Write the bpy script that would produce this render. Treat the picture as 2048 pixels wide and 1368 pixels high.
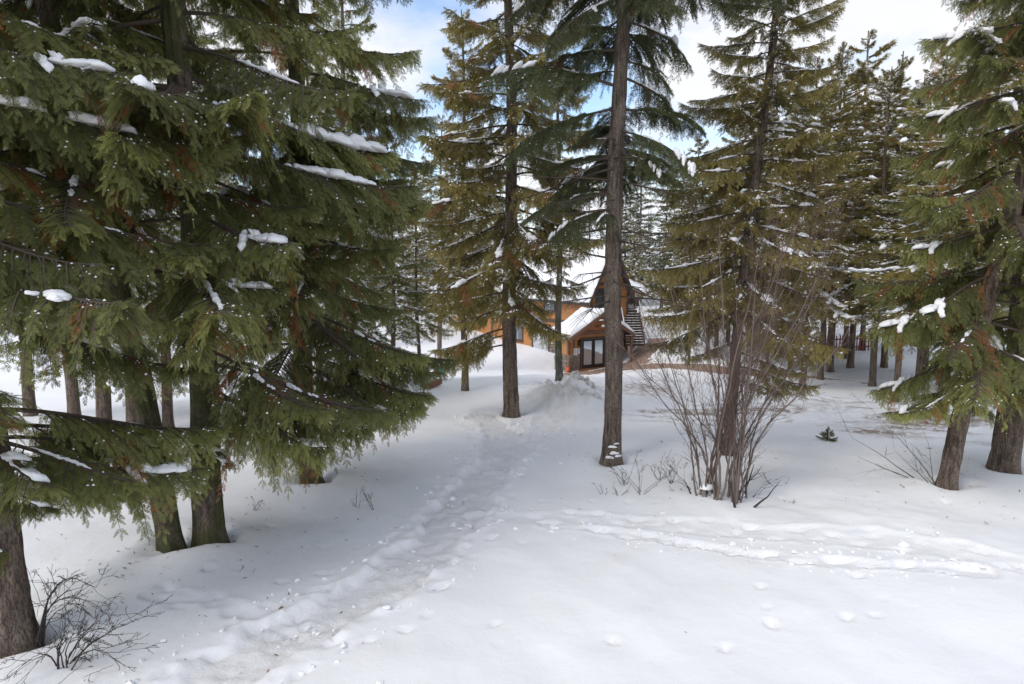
import bpy, math, random
import numpy as np
from mathutils import Vector, Matrix

scene = bpy.context.scene
for o in list(bpy.data.objects):
    bpy.data.objects.remove(o)
C = scene.collection
PI = math.pi
rad = math.radians

# ------------------------------------------------------------------ camera
FPX, W0, H0 = 1250.0, 2048.0, 1368.0
ZC, PITCH = 3.8, math.atan(144 / 1250.0)
cam_d = bpy.data.cameras.new('camera')
cam = bpy.data.objects.new('camera', cam_d)
C.objects.link(cam)
cam_d.sensor_width = 36.0
cam_d.lens = FPX / W0 * 36.0
cam_d.clip_start = 0.1
cam_d.clip_end = 3000
cam.location = (0, 0, ZC)
cam.rotation_euler = (PI / 2 - PITCH, 0, 0)
scene.camera = cam

# ------------------------------------------------------------------ sky, sun, exposure
SUN_AZ, SUN_EL = rad(-128), rad(46)      # azimuth measured from +Y towards +X
world = bpy.data.worlds.new('World')
scene.world = world
world.use_nodes = True
nt = world.node_tree
for n in list(nt.nodes):
    nt.nodes.remove(n)
def nd(tree, typ, **kw):
    n = tree.nodes.new(typ)
    for k, v in kw.items():
        setattr(n, k, v)
    return n
w_out = nd(nt, 'ShaderNodeOutputWorld')
w_bg = nd(nt, 'ShaderNodeBackground')
w_sky = nd(nt, 'ShaderNodeTexSky', sky_type='NISHITA')
w_sky.sun_disc = False
w_sky.sun_elevation = SUN_EL
w_sky.sun_rotation = SUN_AZ
w_bg.inputs['Strength'].default_value = 0.12
w_tc = nd(nt, 'ShaderNodeTexCoord')
w_map = nd(nt, 'ShaderNodeMapping')
w_map.inputs['Scale'].default_value = (1, 1, 2.2)
w_map.inputs['Location'].default_value = (0.37, 0.05, 0.0)
w_n1 = nd(nt, 'ShaderNodeTexNoise')
w_n1.inputs['Scale'].default_value = 2.6
w_n1.inputs['Detail'].default_value = 9
w_n1.inputs['Roughness'].default_value = 0.55
w_r1 = nd(nt, 'ShaderNodeValToRGB')
w_r1.color_ramp.elements[0].position = 0.40
w_r1.color_ramp.elements[1].position = 0.56
w_n2 = nd(nt, 'ShaderNodeTexNoise')
w_n2.inputs['Scale'].default_value = 4.0
w_n2.inputs['Detail'].default_value = 6
w_cl = nd(nt, 'ShaderNodeMix', data_type='RGBA')
w_cl.inputs['A'].default_value = (3.2, 3.3, 3.5, 1)
w_cl.inputs['B'].default_value = (4.2, 4.2, 4.35, 1)
w_mix = nd(nt, 'ShaderNodeMix', data_type='RGBA')
L = nt.links.new
L(w_tc.outputs['Generated'], w_map.inputs['Vector'])
L(w_map.outputs['Vector'], w_n1.inputs['Vector'])
L(w_map.outputs['Vector'], w_n2.inputs['Vector'])
L(w_n1.outputs['Fac'], w_r1.inputs['Fac'])
L(w_n2.outputs['Fac'], w_cl.inputs['Factor'])
L(w_r1.outputs['Color'], w_mix.inputs['Factor'])
L(w_sky.outputs['Color'], w_mix.inputs['A'])
L(w_cl.outputs['Result'], w_mix.inputs['B'])
L(w_mix.outputs['Result'], w_bg.inputs['Color'])
L(w_bg.outputs['Background'], w_out.inputs['Surface'])

sun_d = bpy.data.lights.new('sun', 'SUN')
sun_d.energy = 0.7
sun_d.angle = rad(30)
sun_d.color = (1.0, 0.95, 0.88)
sun = bpy.data.objects.new('sun', sun_d)
C.objects.link(sun)
sdir = Vector((math.sin(SUN_AZ) * math.cos(SUN_EL), math.cos(SUN_AZ) * math.cos(SUN_EL), math.sin(SUN_EL)))
sun.rotation_euler = sdir.to_track_quat('Z', 'Y').to_euler()
sun.location = (-20, 10, 40)

scene.view_settings.view_transform = 'Standard'
scene.view_settings.look = 'None'
scene.view_settings.gamma = 1
scene.view_settings.exposure = 1.15
scene.view_settings.use_curve_mapping = False
cy = scene.cycles
cy.max_bounces = 7
cy.diffuse_bounces = 4
cy.glossy_bounces = 3
cy.transmission_bounces = 4
cy.transparent_max_bounces = 8
cy.caustics_reflective = False
cy.caustics_refractive = False

# ------------------------------------------------------------------ numeric helpers
def R(seed):
    return np.random.default_rng(seed)

def _hash(i, j, k):
    h = (i.astype(np.int64) * 374761393 + j.astype(np.int64) * 668265263 + k.astype(np.int64) * 1274126177) & 0xffffffff
    h = ((h ^ (h >> 13)) * 1274126177) & 0xffffffff
    return ((h ^ (h >> 16)) & 0xffff) / 32767.5 - 1.0

def vnoise(x, y, z=0.0):
    x = np.asarray(x, float); y = np.asarray(y, float)
    z = np.zeros_like(x) + z
    xi, yi, zi = np.floor(x), np.floor(y), np.floor(z)
    fx, fy, fz = x - xi, y - yi, z - zi
    u, v, w = [f * f * f * (f * (f * 6 - 15) + 10) for f in (fx, fy, fz)]
    r = 0
    for a in (0, 1):
        for b in (0, 1):
            for c in (0, 1):
                wt = (u if a else 1 - u) * (v if b else 1 - v) * (w if c else 1 - w)
                r = r + wt * _hash(xi + a, yi + b, zi + c)
    return r

def fbm(x, y, z=0.0, o=4, g=0.5):
    r, a, s = 0, 1.0, 1.0
    for k in range(o):
        r = r + a * vnoise(np.asarray(x) * s + 17.3 * k, np.asarray(y) * s - 9.1 * k, np.asarray(z) * s)
        a *= g; s *= 2.03
    return r

def sstep(a, b, x):
    t = np.clip((x - a) / (b - a), 0, 1)
    return t * t * (3 - 2 * t)

# rays of the photograph's lens
cp, sp = math.cos(PITCH), math.sin(PITCH)
def ray(px, py):
    a, b = (px - W0 / 2) / FPX, (H0 / 2 - py) / FPX
    return np.array([a, cp + b * sp, -sp + b * cp])
def at(px, py, D):
    d = ray(px, py)
    return np.array([0, 0, ZC]) + d * (D / d[1])

# ------------------------------------------------------------------ the shape of the land
ctrl = [at(*c) for c in [
    (25, 1288, 6.2), (345, 1095, 8.5), (420, 1080, 8.75), (622, 960, 11.6), (210, 868, 15.5), (1023, 830, 19),
    (1119, 762, 27), (1220, 922, 12.6), (1455, 905, 13.1), (1440, 1003, 10.3), (1895, 970, 11), (2010, 940, 12),
    (1300, 792, 24), (1550, 830, 18.8), (1700, 800, 21.5), (1140, 743, 45.8), (1240, 736, 47.3), (1293, 690, 51.5),
    (1310, 640, 63), (1340, 612, 78), (1400, 730, 41), (1740, 767, 32), (1680, 704, 42), (1560, 655, 56),
    (850, 775, 25), (700, 805, 22), (0, 855, 17), (1000, 1160, 7.4), (1500, 1200, 6.9), (700, 1250, 6.3)]]
ctrl += [np.array(c, float) for c in [
    (0, 0, 0), (-15, 0, 0.2), (15, 0, 0.0), (0, 3, 0), (-22, 14, -.2), (22, 12, -.5), (-30, 45, -2.2), (-15, 70, -2.2),
    (10, 90, -.4), (38, 45, -1.6), (30, 28, -1.6), (-6, 55, -3.4), (-20, 28, -1.4), (-30, 0, 0), (30, 0, -.3), (60, 70, 1), (-60, 60, 0)]]
ctrl = np.array(ctrl)
def _phi(r2):
    return 0.5 * r2 * np.log(r2 + 1e-9)
_n = len(ctrl)
_S = np.array([1 / 10.0, 1 / 10.0])
_cx = ctrl[:, :2] * _S
_K = _phi(((_cx[:, None] - _cx[None]) ** 2).sum(-1)) + 0.02 * np.eye(_n)
_P = np.c_[np.ones(_n), _cx]
_A = np.block([[_K, _P], [_P.T, np.zeros((3, 3))]])
_wt = np.linalg.solve(_A, np.r_[ctrl[:, 2], 0, 0, 0])
def hbase(X, Y):
    X = np.asarray(X, float); Y = np.asarray(Y, float)
    shp = X.shape
    x = np.clip(X.ravel(), -55, 55) * .1; y = np.clip(Y.ravel(), -4, 90) * .1
    out = np.empty(x.size)
    for i in range(0, x.size, 60000):
        q = np.c_[x[i:i + 60000], y[i:i + 60000]]
        out[i:i + 60000] = _phi(((q[:, None] - _cx[None]) ** 2).sum(-1)) @ _wt[:_n] + _wt[_n] + q @ _wt[_n + 1:]
    out = out.reshape(shp)
    far = np.clip(np.hypot(np.maximum(Y - 75, 0), np.maximum(np.abs(X) - 50, 0)), 0, None)
    return out + 0.10 * far * sstep(0, 40, far) - .04 * np.maximum(far - 150, 0)

def on_ground(px, py, dz=0.0):
    d = ray(px, py)
    Y = np.geomspace(3, 200, 4000)
    X = d[0] / d[1] * Y; Z = ZC + d[2] / d[1] * Y
    g = hbase(X, Y) + dz
    k = np.argmax(Z < g)
    if k == 0:
        k = len(Y) - 1
    a, b = (Z - g)[k - 1], (Z - g)[k]
    t = a / (a - b) if a != b else 0
    y = Y[k - 1] + (Y[k] - Y[k - 1]) * t
    x = d[0] / d[1] * y
    return np.array([x, y, float(hbase(np.array([x]), np.array([y]))[0])])
def ground_xy(x, y):
    return float(hbase(np.array([x]), np.array([y]))[0])

# ------------------------------------------------------------------ mesh helpers
class MB:
    """collects quads/triangles, with a material index and a tint per vertex"""
    def __init__(s):
        s.v, s.q, s.t, s.qm, s.tm, s.c, s.n = [], [], [], [], [], [], 0
    def add(s, v, q=None, t=None, m=0, c=None):
        v = np.asarray(v, float).reshape(-1, 3)
        s.v.append(v)
        s.c.append(np.zeros((len(v), 3)) if c is None else np.broadcast_to(np.asarray(c, float), (len(v), 3)))
        if q is not None and len(q):
            q = np.asarray(q, int).reshape(-1, 4) + s.n
            s.q.append(q); s.qm.append(np.full(len(q), m))
        if t is not None and len(t):
            t = np.asarray(t, int).reshape(-1, 3) + s.n
            s.t.append(t); s.tm.append(np.full(len(t), m))
        s.n += len(v)
    def merge(s, o, M=None, off=None, m=None):
        if not o.v: return
        v = np.concatenate(o.v)
        if M is not None: v = v @ np.asarray(M).T
        if off is not None: v = v + off
        s.v.append(v); s.c.append(np.concatenate(o.c))
        if o.q:
            s.q.append(np.concatenate(o.q) + s.n); a = np.concatenate(o.qm); s.qm.append(a if m is None else a * 0 + m)
        if o.t:
            s.t.append(np.concatenate(o.t) + s.n); a = np.concatenate(o.tm); s.tm.append(a if m is None else a * 0 + m)
        s.n += len(v)
    def box(s, lo, hi, m=0):
        x0, y0, z0 = lo; x1, y1, z1 = hi
        v = [(x0, y0, z0), (x1, y0, z0), (x1, y1, z0), (x0, y1, z0), (x0, y0, z1), (x1, y0, z1), (x1, y1, z1), (x0, y1, z1)]
        s.add(v, [(3, 2, 1, 0), (4, 5, 6, 7), (0, 1, 5, 4), (1, 2, 6, 5), (2, 3, 7, 6), (3, 0, 4, 7)], m=m)
    def beam(s, a, b, w, h, up=(0, 0, 1), m=0):
        a = np.array(a, float); b = np.array(b, float)
        d = b - a; d /= np.linalg.norm(d)
        sd = np.cross(d, up); sd /= np.linalg.norm(sd)
        u = np.cross(sd, d)
        v = []
        for p in (a, b):
            for i, j in ((-1, -1), (1, -1), (1, 1), (-1, 1)):
                v.append(p + sd * i * w / 2 + u * j * h / 2)
        s.add(v, [(0, 1, 2, 3), (7, 6, 5, 4), (0, 4, 5, 1), (1, 5, 6, 2), (2, 6, 7, 3), (3, 7, 4, 0)], m=m)
    def prism(s, poly, d, m=0):
        """closed polygon (list of 3D points) extruded by vector d"""
        p = np.array(poly, float); n = len(p)
        v = np.r_[p, p + np.array(d, float)]
        q = [(i, (i + 1) % n, n + (i + 1) % n, n + i) for i in range(n)]
        t = [(0, i + 1, i) for i in range(1, n - 1)] + [(n, n + i, n + i + 1) for i in range(1, n - 1)]
        s.add(v, q, t, m=m)
    def tube(s, P, r, k=6, m=0, c=None, cap=True):
        P = np.asarray(P, float); n = len(P)
        r = np.broadcast_to(np.asarray(r, float), (n,))
        T = np.gradient(P, axis=0)
        T /= np.linalg.norm(T, axis=1)[:, None] + 1e-9
        ref = np.array([0.31, 0.17, 1.0]) if abs(T[:, 2]).mean() < .75 else np.array([1.0, 0.21, 0.1])
        A = np.cross(T, ref); A /= np.linalg.norm(A, axis=1)[:, None] + 1e-9
        B = np.cross(T, A)
        th = np.arange(k) * 2 * PI / k
        v = P[:, None] + r[:, None, None] * (np.cos(th)[None, :, None] * A[:, None] + np.sin(th)[None, :, None] * B[:, None])
        i = np.arange(n - 1)[:, None] * k; j = np.arange(k)[None]; j2 = (j + 1) % k
        q = np.stack([i + j, i + j2, i + k + j2, i + k + j], -1).reshape(-1, 4)
        t = []
        if cap and k > 3:
            t = [((n - 1) * k, (n - 1) * k + a, (n - 1) * k + a + 1) for a in range(1, k - 1)]
        s.add(v.reshape(-1, 3), q, t, m=m, c=c)
    def mesh(s, name, mats, smooth=False):
        me = bpy.data.meshes.new(name)
        V = np.concatenate(s.v) if s.v else np.zeros((0, 3))
        Q = np.concatenate(s.q) if s.q else np.zeros((0, 4), int)
        T = np.concatenate(s.t) if s.t else np.zeros((0, 3), int)
        me.vertices.add(len(V))
        me.vertices.foreach_set('co', V.astype(np.float32).ravel())
        loops = np.r_[Q.ravel(), T.ravel()].astype(np.int32)
        me.loops.add(len(loops))
        me.loops.foreach_set('vertex_index', loops)
        npoly = len(Q) + len(T)
        me.polygons.add(npoly)
        st = np.r_[np.arange(len(Q)) * 4, len(Q) * 4 + np.arange(len(T)) * 3].astype(np.int32)
        me.polygons.foreach_set('loop_start', st)
        mi = np.r_[np.concatenate(s.qm) if s.qm else [], np.concatenate(s.tm) if s.tm else []].astype(np.int32)
        me.polygons.foreach_set('material_index', mi)
        me.polygons.foreach_set('use_smooth', np.full(npoly, smooth))
        col = np.concatenate(s.c) if s.c else np.zeros((0, 3))
        at_ = me.attributes.new('tint', 'FLOAT_COLOR', 'POINT')
        at_.data.foreach_set('color', np.c_[col, np.ones(len(col))].astype(np.float32).ravel())
        for m in (mats if isinstance(mats, (list, tuple)) else [mats]):
            me.materials.append(m)
        me.update(calc_edges=True)
        me.validate(verbose=False)
        return me

def link(name, mesh, parent=None, loc=None, rot=None, scale=None, kind=None):
    o = bpy.data.objects.new(name, mesh)
    C.objects.link(o)
    if parent is not None: o.parent = parent
    if loc is not None: o.location = loc
    if rot is not None: o.rotation_euler = rot
    if scale is not None: o.scale = (scale,) * 3 if np.isscalar(scale) else scale
    if kind: o['kind'] = kind
    return o
def tag(o, label, cat, group=None, kind=None):
    o['label'] = label; o['category'] = cat
    if group: o['group'] = group
    if kind: o['kind'] = kind
    return o
def empty(name, loc, label, cat, group=None, rz=0):
    o = bpy.data.objects.new(name, None)
    C.objects.link(o)
    o.location = loc; o.rotation_euler = (0, 0, rz)
    o.empty_display_size = .2
    return tag(o, label, cat, group)

# ------------------------------------------------------------------ materials
def new_mat(name):
    m = bpy.data.materials.new(name)
    m.use_nodes = True
    t = m.node_tree
    return m, t, t.nodes['Principled BSDF'], t.nodes['Material Output']
def rgb(c): return (c[0], c[1], c[2], 1)
def mixc(t, f, a, b, mode='MIX'):
    n = nd(t, 'ShaderNodeMix', data_type='RGBA', blend_type=mode)
    for s, x in (('Factor', f), ('A', a), ('B', b)):
        if isinstance(x, (int, float)): n.inputs[s].default_value = x
        elif isinstance(x, tuple): n.inputs[s].default_value = rgb(x)
        else: t.links.new(x, n.inputs[s])
    return n.outputs['Result']
def math_(t, op, a, b=0.0, clamp=False):
    n = nd(t, 'ShaderNodeMath', operation=op, use_clamp=clamp)
    for i, x in enumerate((a, b)):
        if isinstance(x, (int, float)): n.inputs[i].default_value = x
        else: t.links.new(x, n.inputs[i])
    return n.outputs[0]
def noise(t, scale, detail=4, rough=.5, vec=None, sc=None, src='Object'):
    n = nd(t, 'ShaderNodeTexNoise')
    n.inputs['Scale'].default_value = scale; n.inputs['Detail'].default_value = detail; n.inputs['Roughness'].default_value = rough
    tc = nd(t, 'ShaderNodeTexCoord')
    v = tc.outputs[src]
    if sc:
        mp = nd(t, 'ShaderNodeMapping'); mp.inputs['Scale'].default_value = sc
        t.links.new(v, mp.inputs['Vector']); v = mp.outputs['Vector']
    t.links.new(v, n.inputs['Vector'])
    return n.outputs['Fac']
def ramp(t, f, stops):
    n = nd(t, 'ShaderNodeValToRGB')
    e = n.color_ramp.elements
    while len(e) < len(stops): e.new(.5)
    for i, (p, c) in enumerate(stops):
        e[i].position = p; e[i].color = rgb(c) if isinstance(c, tuple) else (c, c, c, 1)
    t.links.new(f, n.inputs['Fac'])
    return n.outputs['Color']
def bump(t, h, strength, dist, b):
    n = nd(t, 'ShaderNodeBump'); n.inputs['Strength'].default_value = strength; n.inputs['Distance'].default_value = dist
    t.links.new(h, n.inputs['Height']); t.links.new(n.outputs['Normal'], b.inputs['Normal'])

def foliage_mat(name, dark, mid, tip, rust, transl=.22):
    m, t, b, out = new_mat(name)
    a = nd(t, 'ShaderNodeAttribute', attribute_name='tint')
    sep = nd(t, 'ShaderNodeSeparateColor'); t.links.new(a.outputs['Color'], sep.inputs['Color'])
    oi = nd(t, 'ShaderNodeObjectInfo')
    nz = noise(t, 1.4, 3)
    f = math_(t, 'ADD', sep.outputs['Blue'], math_(t, 'MULTIPLY', math_(t, 'SUBTRACT', nz, .5), 1.0), True)
    c = mixc(t, f, dark, mid)
    r = math_(t, 'MULTIPLY', sep.outputs['Red'], math_(t, 'ADD', .65, math_(t, 'MULTIPLY', oi.outputs['Random'], .5)), True)
    c = mixc(t, r, c, tip)
    c = mixc(t, sep.outputs['Green'], c, rust)
    v = math_(t, 'ADD', .8, math_(t, 'MULTIPLY', oi.outputs['Random'], .4))
    hs = nd(t, 'ShaderNodeHueSaturation'); t.links.new(c, hs.inputs['Color']); t.links.new(v, hs.inputs['Value'])
    c = hs.outputs['Color']
    t.links.new(c, b.inputs['Base Color'])
    b.inputs['Roughness'].default_value = .55
    b.inputs['Specular IOR Level'].default_value = .35
    tr = nd(t, 'ShaderNodeBsdfTranslucent'); t.links.new(c, tr.inputs['Color'])
    mx = nd(t, 'ShaderNodeMixShader'); mx.inputs[0].default_value = transl
    t.links.new(b.outputs[0], mx.inputs[1]); t.links.new(tr.outputs[0], mx.inputs[2])
    t.links.new(mx.outputs[0], out.inputs['Surface'])
    return m

def bark_mat(name, a, b_, moss=0.0, scale=1.0):
    m, t, b, out = new_mat(name)
    n1 = noise(t, 15 * scale, 6, .7, sc=(1, 1, .13))
    n2 = noise(t, 2.2, 3)
    n3 = noise(t, 55 * scale, 3, .65, sc=(1, 1, .35))
    c = ramp(t, n1, [(.36, tuple(x * .22 for x in a)), (.47, a), (.62, b_)])
    n4 = noise(t, 3.5, 4, .6, sc=(1, 1, .5))
    c = mixc(t, ramp(t, n4, [(.42, 0.0), (.68, .55)]), c, tuple(min(1, x * 1.35) for x in b_))
    c = mixc(t, ramp(t, n3, [(.40, .75), (.56, 0.0)]), c, tuple(x * .35 for x in a))
    if moss:
        ms = ramp(t, n2, [(.5 - .25 * moss, 0.0), (.62 - .12 * moss, .8)])
        c = mixc(t, ms, c, (.060, .072, .016))
    t.links.new(c, b.inputs['Base Color'])
    b.inputs['Roughness'].default_value = .9
    h = math_(t, 'ADD', n1, math_(t, 'MULTIPLY', n3, .5))
    bump(t, h, 1.0, .05, b)
    return m

def snow_mat(name, col=(.88, .88, .89), bscale=30, bstr=.25):
    m, t, b, out = new_mat(name)
    b.inputs['Base Color'].default_value = rgb(col)
    b.inputs['Roughness'].default_value = .7
    b.inputs['Specular IOR Level'].default_value = .2
    n = noise(t, bscale, 5, .6)
    bump(t, n, bstr, .02, b)
    return m

def wood_mat(name, a, b_, rough=.6, sc=(.6, 12, 12), scale=2.0):
    m, t, b, out = new_mat(name)
    n1 = noise(t, scale, 5, .6, sc=sc)
    n2 = noise(t, .8, 3)
    c = ramp(t, n1, [(.3, a), (.7, b_)])
    c = mixc(t, math_(t, 'MULTIPLY', n2, .4), c, tuple(x * .6 for x in a))
    t.links.new(c, b.inputs['Base Color'])
    b.inputs['Roughness'].default_value = rough
    bump(t, n1, .3, .01, b)
    return m
def plain_mat(name, c, rough=.5, metal=0.0, var=.25, scale=6):
    m, t, b, out = new_mat(name)
    n1 = noise(t, scale, 4)
    cc = mixc(t, math_(t, 'MULTIPLY', n1, var * 2, True), c, tuple(x * .65 for x in c))
    t.links.new(cc, b.inputs['Base Color'])
    b.inputs['Roughness'].default_value = rough; b.inputs['Metallic'].default_value = metal
    return m

M = {}
M['cedar'] = foliage_mat('cedar_foliage', (.050, .068, .017), (.155, .185, .052), (.34, .34, .115), (.34, .115, .040), .40)
M['olive'] = foliage_mat('olive_cedar_foliage', (.085, .080, .022), (.21, .185, .050), (.38, .31, .10), (.28, .105, .036), .40)
M['fir'] = foliage_mat('fir_needles', (.042, .052, .022), (.095, .112, .046), (.16, .18, .075), (.12, .06, .03), .1)
M['bark'] = bark_mat('cedar_bark', (.145, .102, .076), (.27, .21, .165), .0)
M['bark_moss'] = bark_mat('mossy_cedar_bark', (.135, .095, .07), (.25, .19, .15), .6)
M['bark_fir'] = bark_mat('fir_bark', (.155, .115, .088), (.29, .23, .18), .0, 1.2)
M['bark_lichen'] = bark_mat('lichen_bark', (.12, .105, .09), (.30, .28, .26), .25, 1.6)
M['twig'] = plain_mat('twig_bark', (.085, .062, .048), .85)
M['shrub'] = plain_mat('shrub_bark', (.20, .155, .13), .8, var=.5, scale=3)
M['shrub_twig'] = plain_mat('red_brown_twig', (.14, .088, .070), .8, var=.4)
M['dark_twig'] = plain_mat('dark_twig', (.05, .042, .038), .85)
M['snow'] = snow_mat('fresh_snow')
M['snow_roof'] = snow_mat('roof_snow', bscale=3, bstr=.3)

# ground snow
gm, t, b, out = new_mat('ground_snow')
a = nd(t, 'ShaderNodeAttribute', attribute_name='tint')
sep = nd(t, 'ShaderNodeSeparateColor'); t.links.new(a.outputs['Color'], sep.inputs['Color'])
n1 = noise(t, .5, 4)
c = mixc(t, n1, (.86, .857, .865), (.89, .887, .892))
nd1 = noise(t, 5, 6, .7)
dm = math_(t, 'MULTIPLY', sep.outputs['Red'], ramp(t, nd1, [(.36, 0.0), (.58, 1.0)]), True)
c = mixc(t, dm, c, (.30, .24, .20))
pm = math_(t, 'MULTIPLY', sep.outputs['Green'], .5, True)
c = mixc(t, pm, c, (.76, .74, .735))
t.links.new(c, b.inputs['Base Color'])
b.inputs['Roughness'].default_value = .65
b.inputs['Specular IOR Level'].default_value = .25
g1 = noise(t, 45, 5, .6); g2 = noise(t, 6, 5, .55)
g3 = noise(t, 16, 5, .65)
h = math_(t, 'ADD', math_(t, 'ADD', math_(t, 'MULTIPLY', g1, .25), g2), math_(t, 'MULTIPLY', math_(t, 'MULTIPLY', g3, sep.outputs['Green']), 2.0))
bump(t, h, .4, .025, b)
M['ground'] = gm

# pavers
pm_, t, b, out = new_mat('brick_pavers')
br = nd(t, 'ShaderNodeTexBrick'); br.inputs['Scale'].default_value = 4.5
br.inputs['Color1'].default_value = rgb((.30, .155, .10)); br.inputs['Color2'].default_value = rgb((.40, .24, .165)); br.inputs['Mortar'].default_value = rgb((.12, .10, .09))
br.inputs['Mortar Size'].default_value = .03
tc = nd(t, 'ShaderNodeTexCoord'); t.links.new(tc.outputs['Object'], br.inputs['Vector'])
nn = noise(t, 1.6, 4)
c = mixc(t, math_(t, 'MULTIPLY', nn, .8, True), br.outputs['Color'], (.40, .30, .23))
nsn = noise(t, 3.1, 6, .7)
c = mixc(t, ramp(t, nsn, [(.62, 0.0), (.70, .8)]), c, (.80, .80, .82))
t.links.new(c, b.inputs['Base Color']); b.inputs['Roughness'].default_value = .75
bump(t, br.outputs['Fac'], -.5, .01, b)
M['paver'] = pm_

M['siding'] = wood_mat('stained_siding', (.42, .17, .052), (.56, .27, .095), .55, sc=(12, .6, 12))
M['siding2'] = wood_mat('porch_boards', (.38, .13, .04), (.50, .20, .065), .55, sc=(12, 12, .7))
M['trim'] = wood_mat('dark_trim', (.075, .042, .030), (.115, .070, .05), .6)
M['timber'] = wood_mat('brown_timber', (.16, .075, .045), (.24, .12, .075), .6)
M['frame'] = plain_mat('black_frame', (.012, .011, .011), .4)
M['white'] = plain_mat('white_paint', (.74, .74, .75), .5, var=.08)
M['metal'] = plain_mat('dark_metal', (.03, .026, .024), .45, .3)
M['shingle'] = plain_mat('dark_shingle', (.06, .05, .045), .9)
M['stone'] = None
sm, t, b, out = new_mat('ledge_stone')
a = nd(t, 'ShaderNodeAttribute', attribute_name='tint')
n1 = noise(t, 9, 5)
c = mixc(t, math_(t, 'MULTIPLY', n1, .5), a.outputs['Color'], (.12, .10, .09))
t.links.new(c, b.inputs['Base Color']); b.inputs['Roughness'].default_value = .85
bump(t, n1, .6, .02, b)
M['stone'] = sm
gl, t, b, out = new_mat('reflective_glass')
b.inputs['Base Color'].default_value = (.50, .55, .62, 1); b.inputs['Metallic'].default_value = .8; b.inputs['Roughness'].default_value = .04
bump(t, noise(t, 1.2, 2), .03, .05, b)
M['glass'] = gl
dg, t, b, out = new_mat('dim_glass')
b.inputs['Base Color'].default_value = (.16, .18, .20, 1); b.inputs['Metallic'].default_value = .6; b.inputs['Roughness'].default_value = .06
M['dim_glass'] = dg
M['red'] = plain_mat('faded_red_paint', (.22, .06, .05), .75, var=.4)
M['orange'] = plain_mat('orange_plastic', (.65, .12, .03), .5)
M['teal'] = plain_mat('teal_plastic', (.02, .16, .15), .4)
M['edging'] = wood_mat('rust_timber', (.22, .08, .05), (.30, .13, .08), .8)
M['rock'] = plain_mat('brown_rock', (.16, .12, .10), .9, var=.5)
M['leaf_brown'] = plain_mat('dead_leaf', (.22, .13, .06), .8)
M['paper'] = plain_mat('paper', (.78, .78, .78), .7, var=.05)
M['print'] = plain_mat('grey_print', (.12, .12, .13), .7)

# ------------------------------------------------------------------ snow lumps
def blob(mb, c, rx, ry, rz, rng, ax=(1, 0, 0), nu=12, nv=8, m=0):
    """one settled lump of snow: rounded above, flatter beneath, uneven outline"""
    u = np.linspace(0, 2 * PI, nu, endpoint=False); v = np.linspace(-PI / 2, PI / 2, nv)
    U, V = np.meshgrid(u, v)
    x, y, z = np.cos(V) * np.cos(U), np.cos(V) * np.sin(U), np.sin(V)
    s = rng.uniform(0, 99)
    d = 1 + .42 * vnoise(x * 1.3 + s, y * 1.3, z * 1.3) + .20 * vnoise(x * 3 + s, y * 3, z * 3)
    z = np.where(z < 0, z * .35, z)
    ax = np.array(ax, float); ax /= np.linalg.norm(ax)
    sd = np.cross((0, 0, 1), ax); sd /= np.linalg.norm(sd) + 1e-9
    up = np.cross(ax, sd)
    P = np.array(c) + (x * d * rx)[..., None] * ax + (y * d * ry)[..., None] * sd + (z * d * rz)[..., None] * up
    i = np.arange(nv)[:, None] * nu; j = np.arange(nu)[None]
    i = i[:-1]; j2 = (j + 1) % nu
    q = np.stack([i + j, i + j2, i + nu + j2, i + nu + j], -1).reshape(-1, 4)
    mb.add(P.reshape(-1, 3), q, m=m)

def specks(mb, P, r, rng, m=2):
    """small flakes of snow caught on the sprays"""
    o = np.array([(1, 0, 0), (0, 1, 0), (-1, 0, 0), (0, -1, 0), (0, 0, .8), (0, 0, -.4)])
    f = np.array([(0, 1, 4), (1, 2, 4), (2, 3, 4), (3, 0, 4), (1, 0, 5), (2, 1, 5), (3, 2, 5), (0, 3, 5)])
    n = len(P)
    if n == 0: return
    jit = rng.uniform(.5, 1.5, (n, 6, 1)) * r * rng.uniform(.5, 1.6, (n, 1, 1))
    v = P[:, None] + o[None] * jit
    t_ = (f[None] + (np.arange(n) * 6)[:, None, None]).reshape(-1, 3)
    mb.add(v.reshape(-1, 3), None, t_, m=m)

# ------------------------------------------------------------------ ground sheet
def spaced(stops):
    out = [stops[0][0]]
    i = 0
    while out[-1] < stops[-1][0]:
        x = out[-1]
        while i < len(stops) - 2 and x >= stops[i + 1][0]: i += 1
        a, b_ = stops[i], stops[i + 1]
        f = (x - a[0]) / (b_[0] - a[0])
        out.append(x + a[1] * (1 - f) + b_[1] * f)
    return np.array(out)
ys = spaced([(-8, .5), (3.5, .12), (5, .042), (10, .055), (14, .085), (24, .15), (40, .22), (54, .3), (80, 1.2), (140, 4), (900, 60)])
xp = spaced([(0, .05), (7, .05), (11, .08), (20, .2), (35, .4), (60, 2), (120, 8), (700, 80)])
xs = np.r_[-xp[:0:-1], xp]
GX, GY = np.meshgrid(xs, ys)
def poly_dist(P, X, Y):
    """distance to a polyline and arclength along it"""
    best = np.full(X.shape, 1e9); arc = np.zeros(X.shape); sd = np.zeros(X.shape); s0 = 0
    for a_, b_ in zip(P[:-1], P[1:]):
        d = b_ - a_; l = np.hypot(*d)
        t_ = np.clip(((X - a_[0]) * d[0] + (Y - a_[1]) * d[1]) / l ** 2, 0, 1)
        ex, ey = X - a_[0] - t_ * d[0], Y - a_[1] - t_ * d[1]
        r = np.hypot(ex, ey)
        k = r < best
        best = np.where(k, r, best); arc = np.where(k, s0 + t_ * l, arc)
        sd = np.where(k, np.sign(d[0] * ey - d[1] * ex), sd)
        s0 += l
    return best, arc, sd
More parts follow.
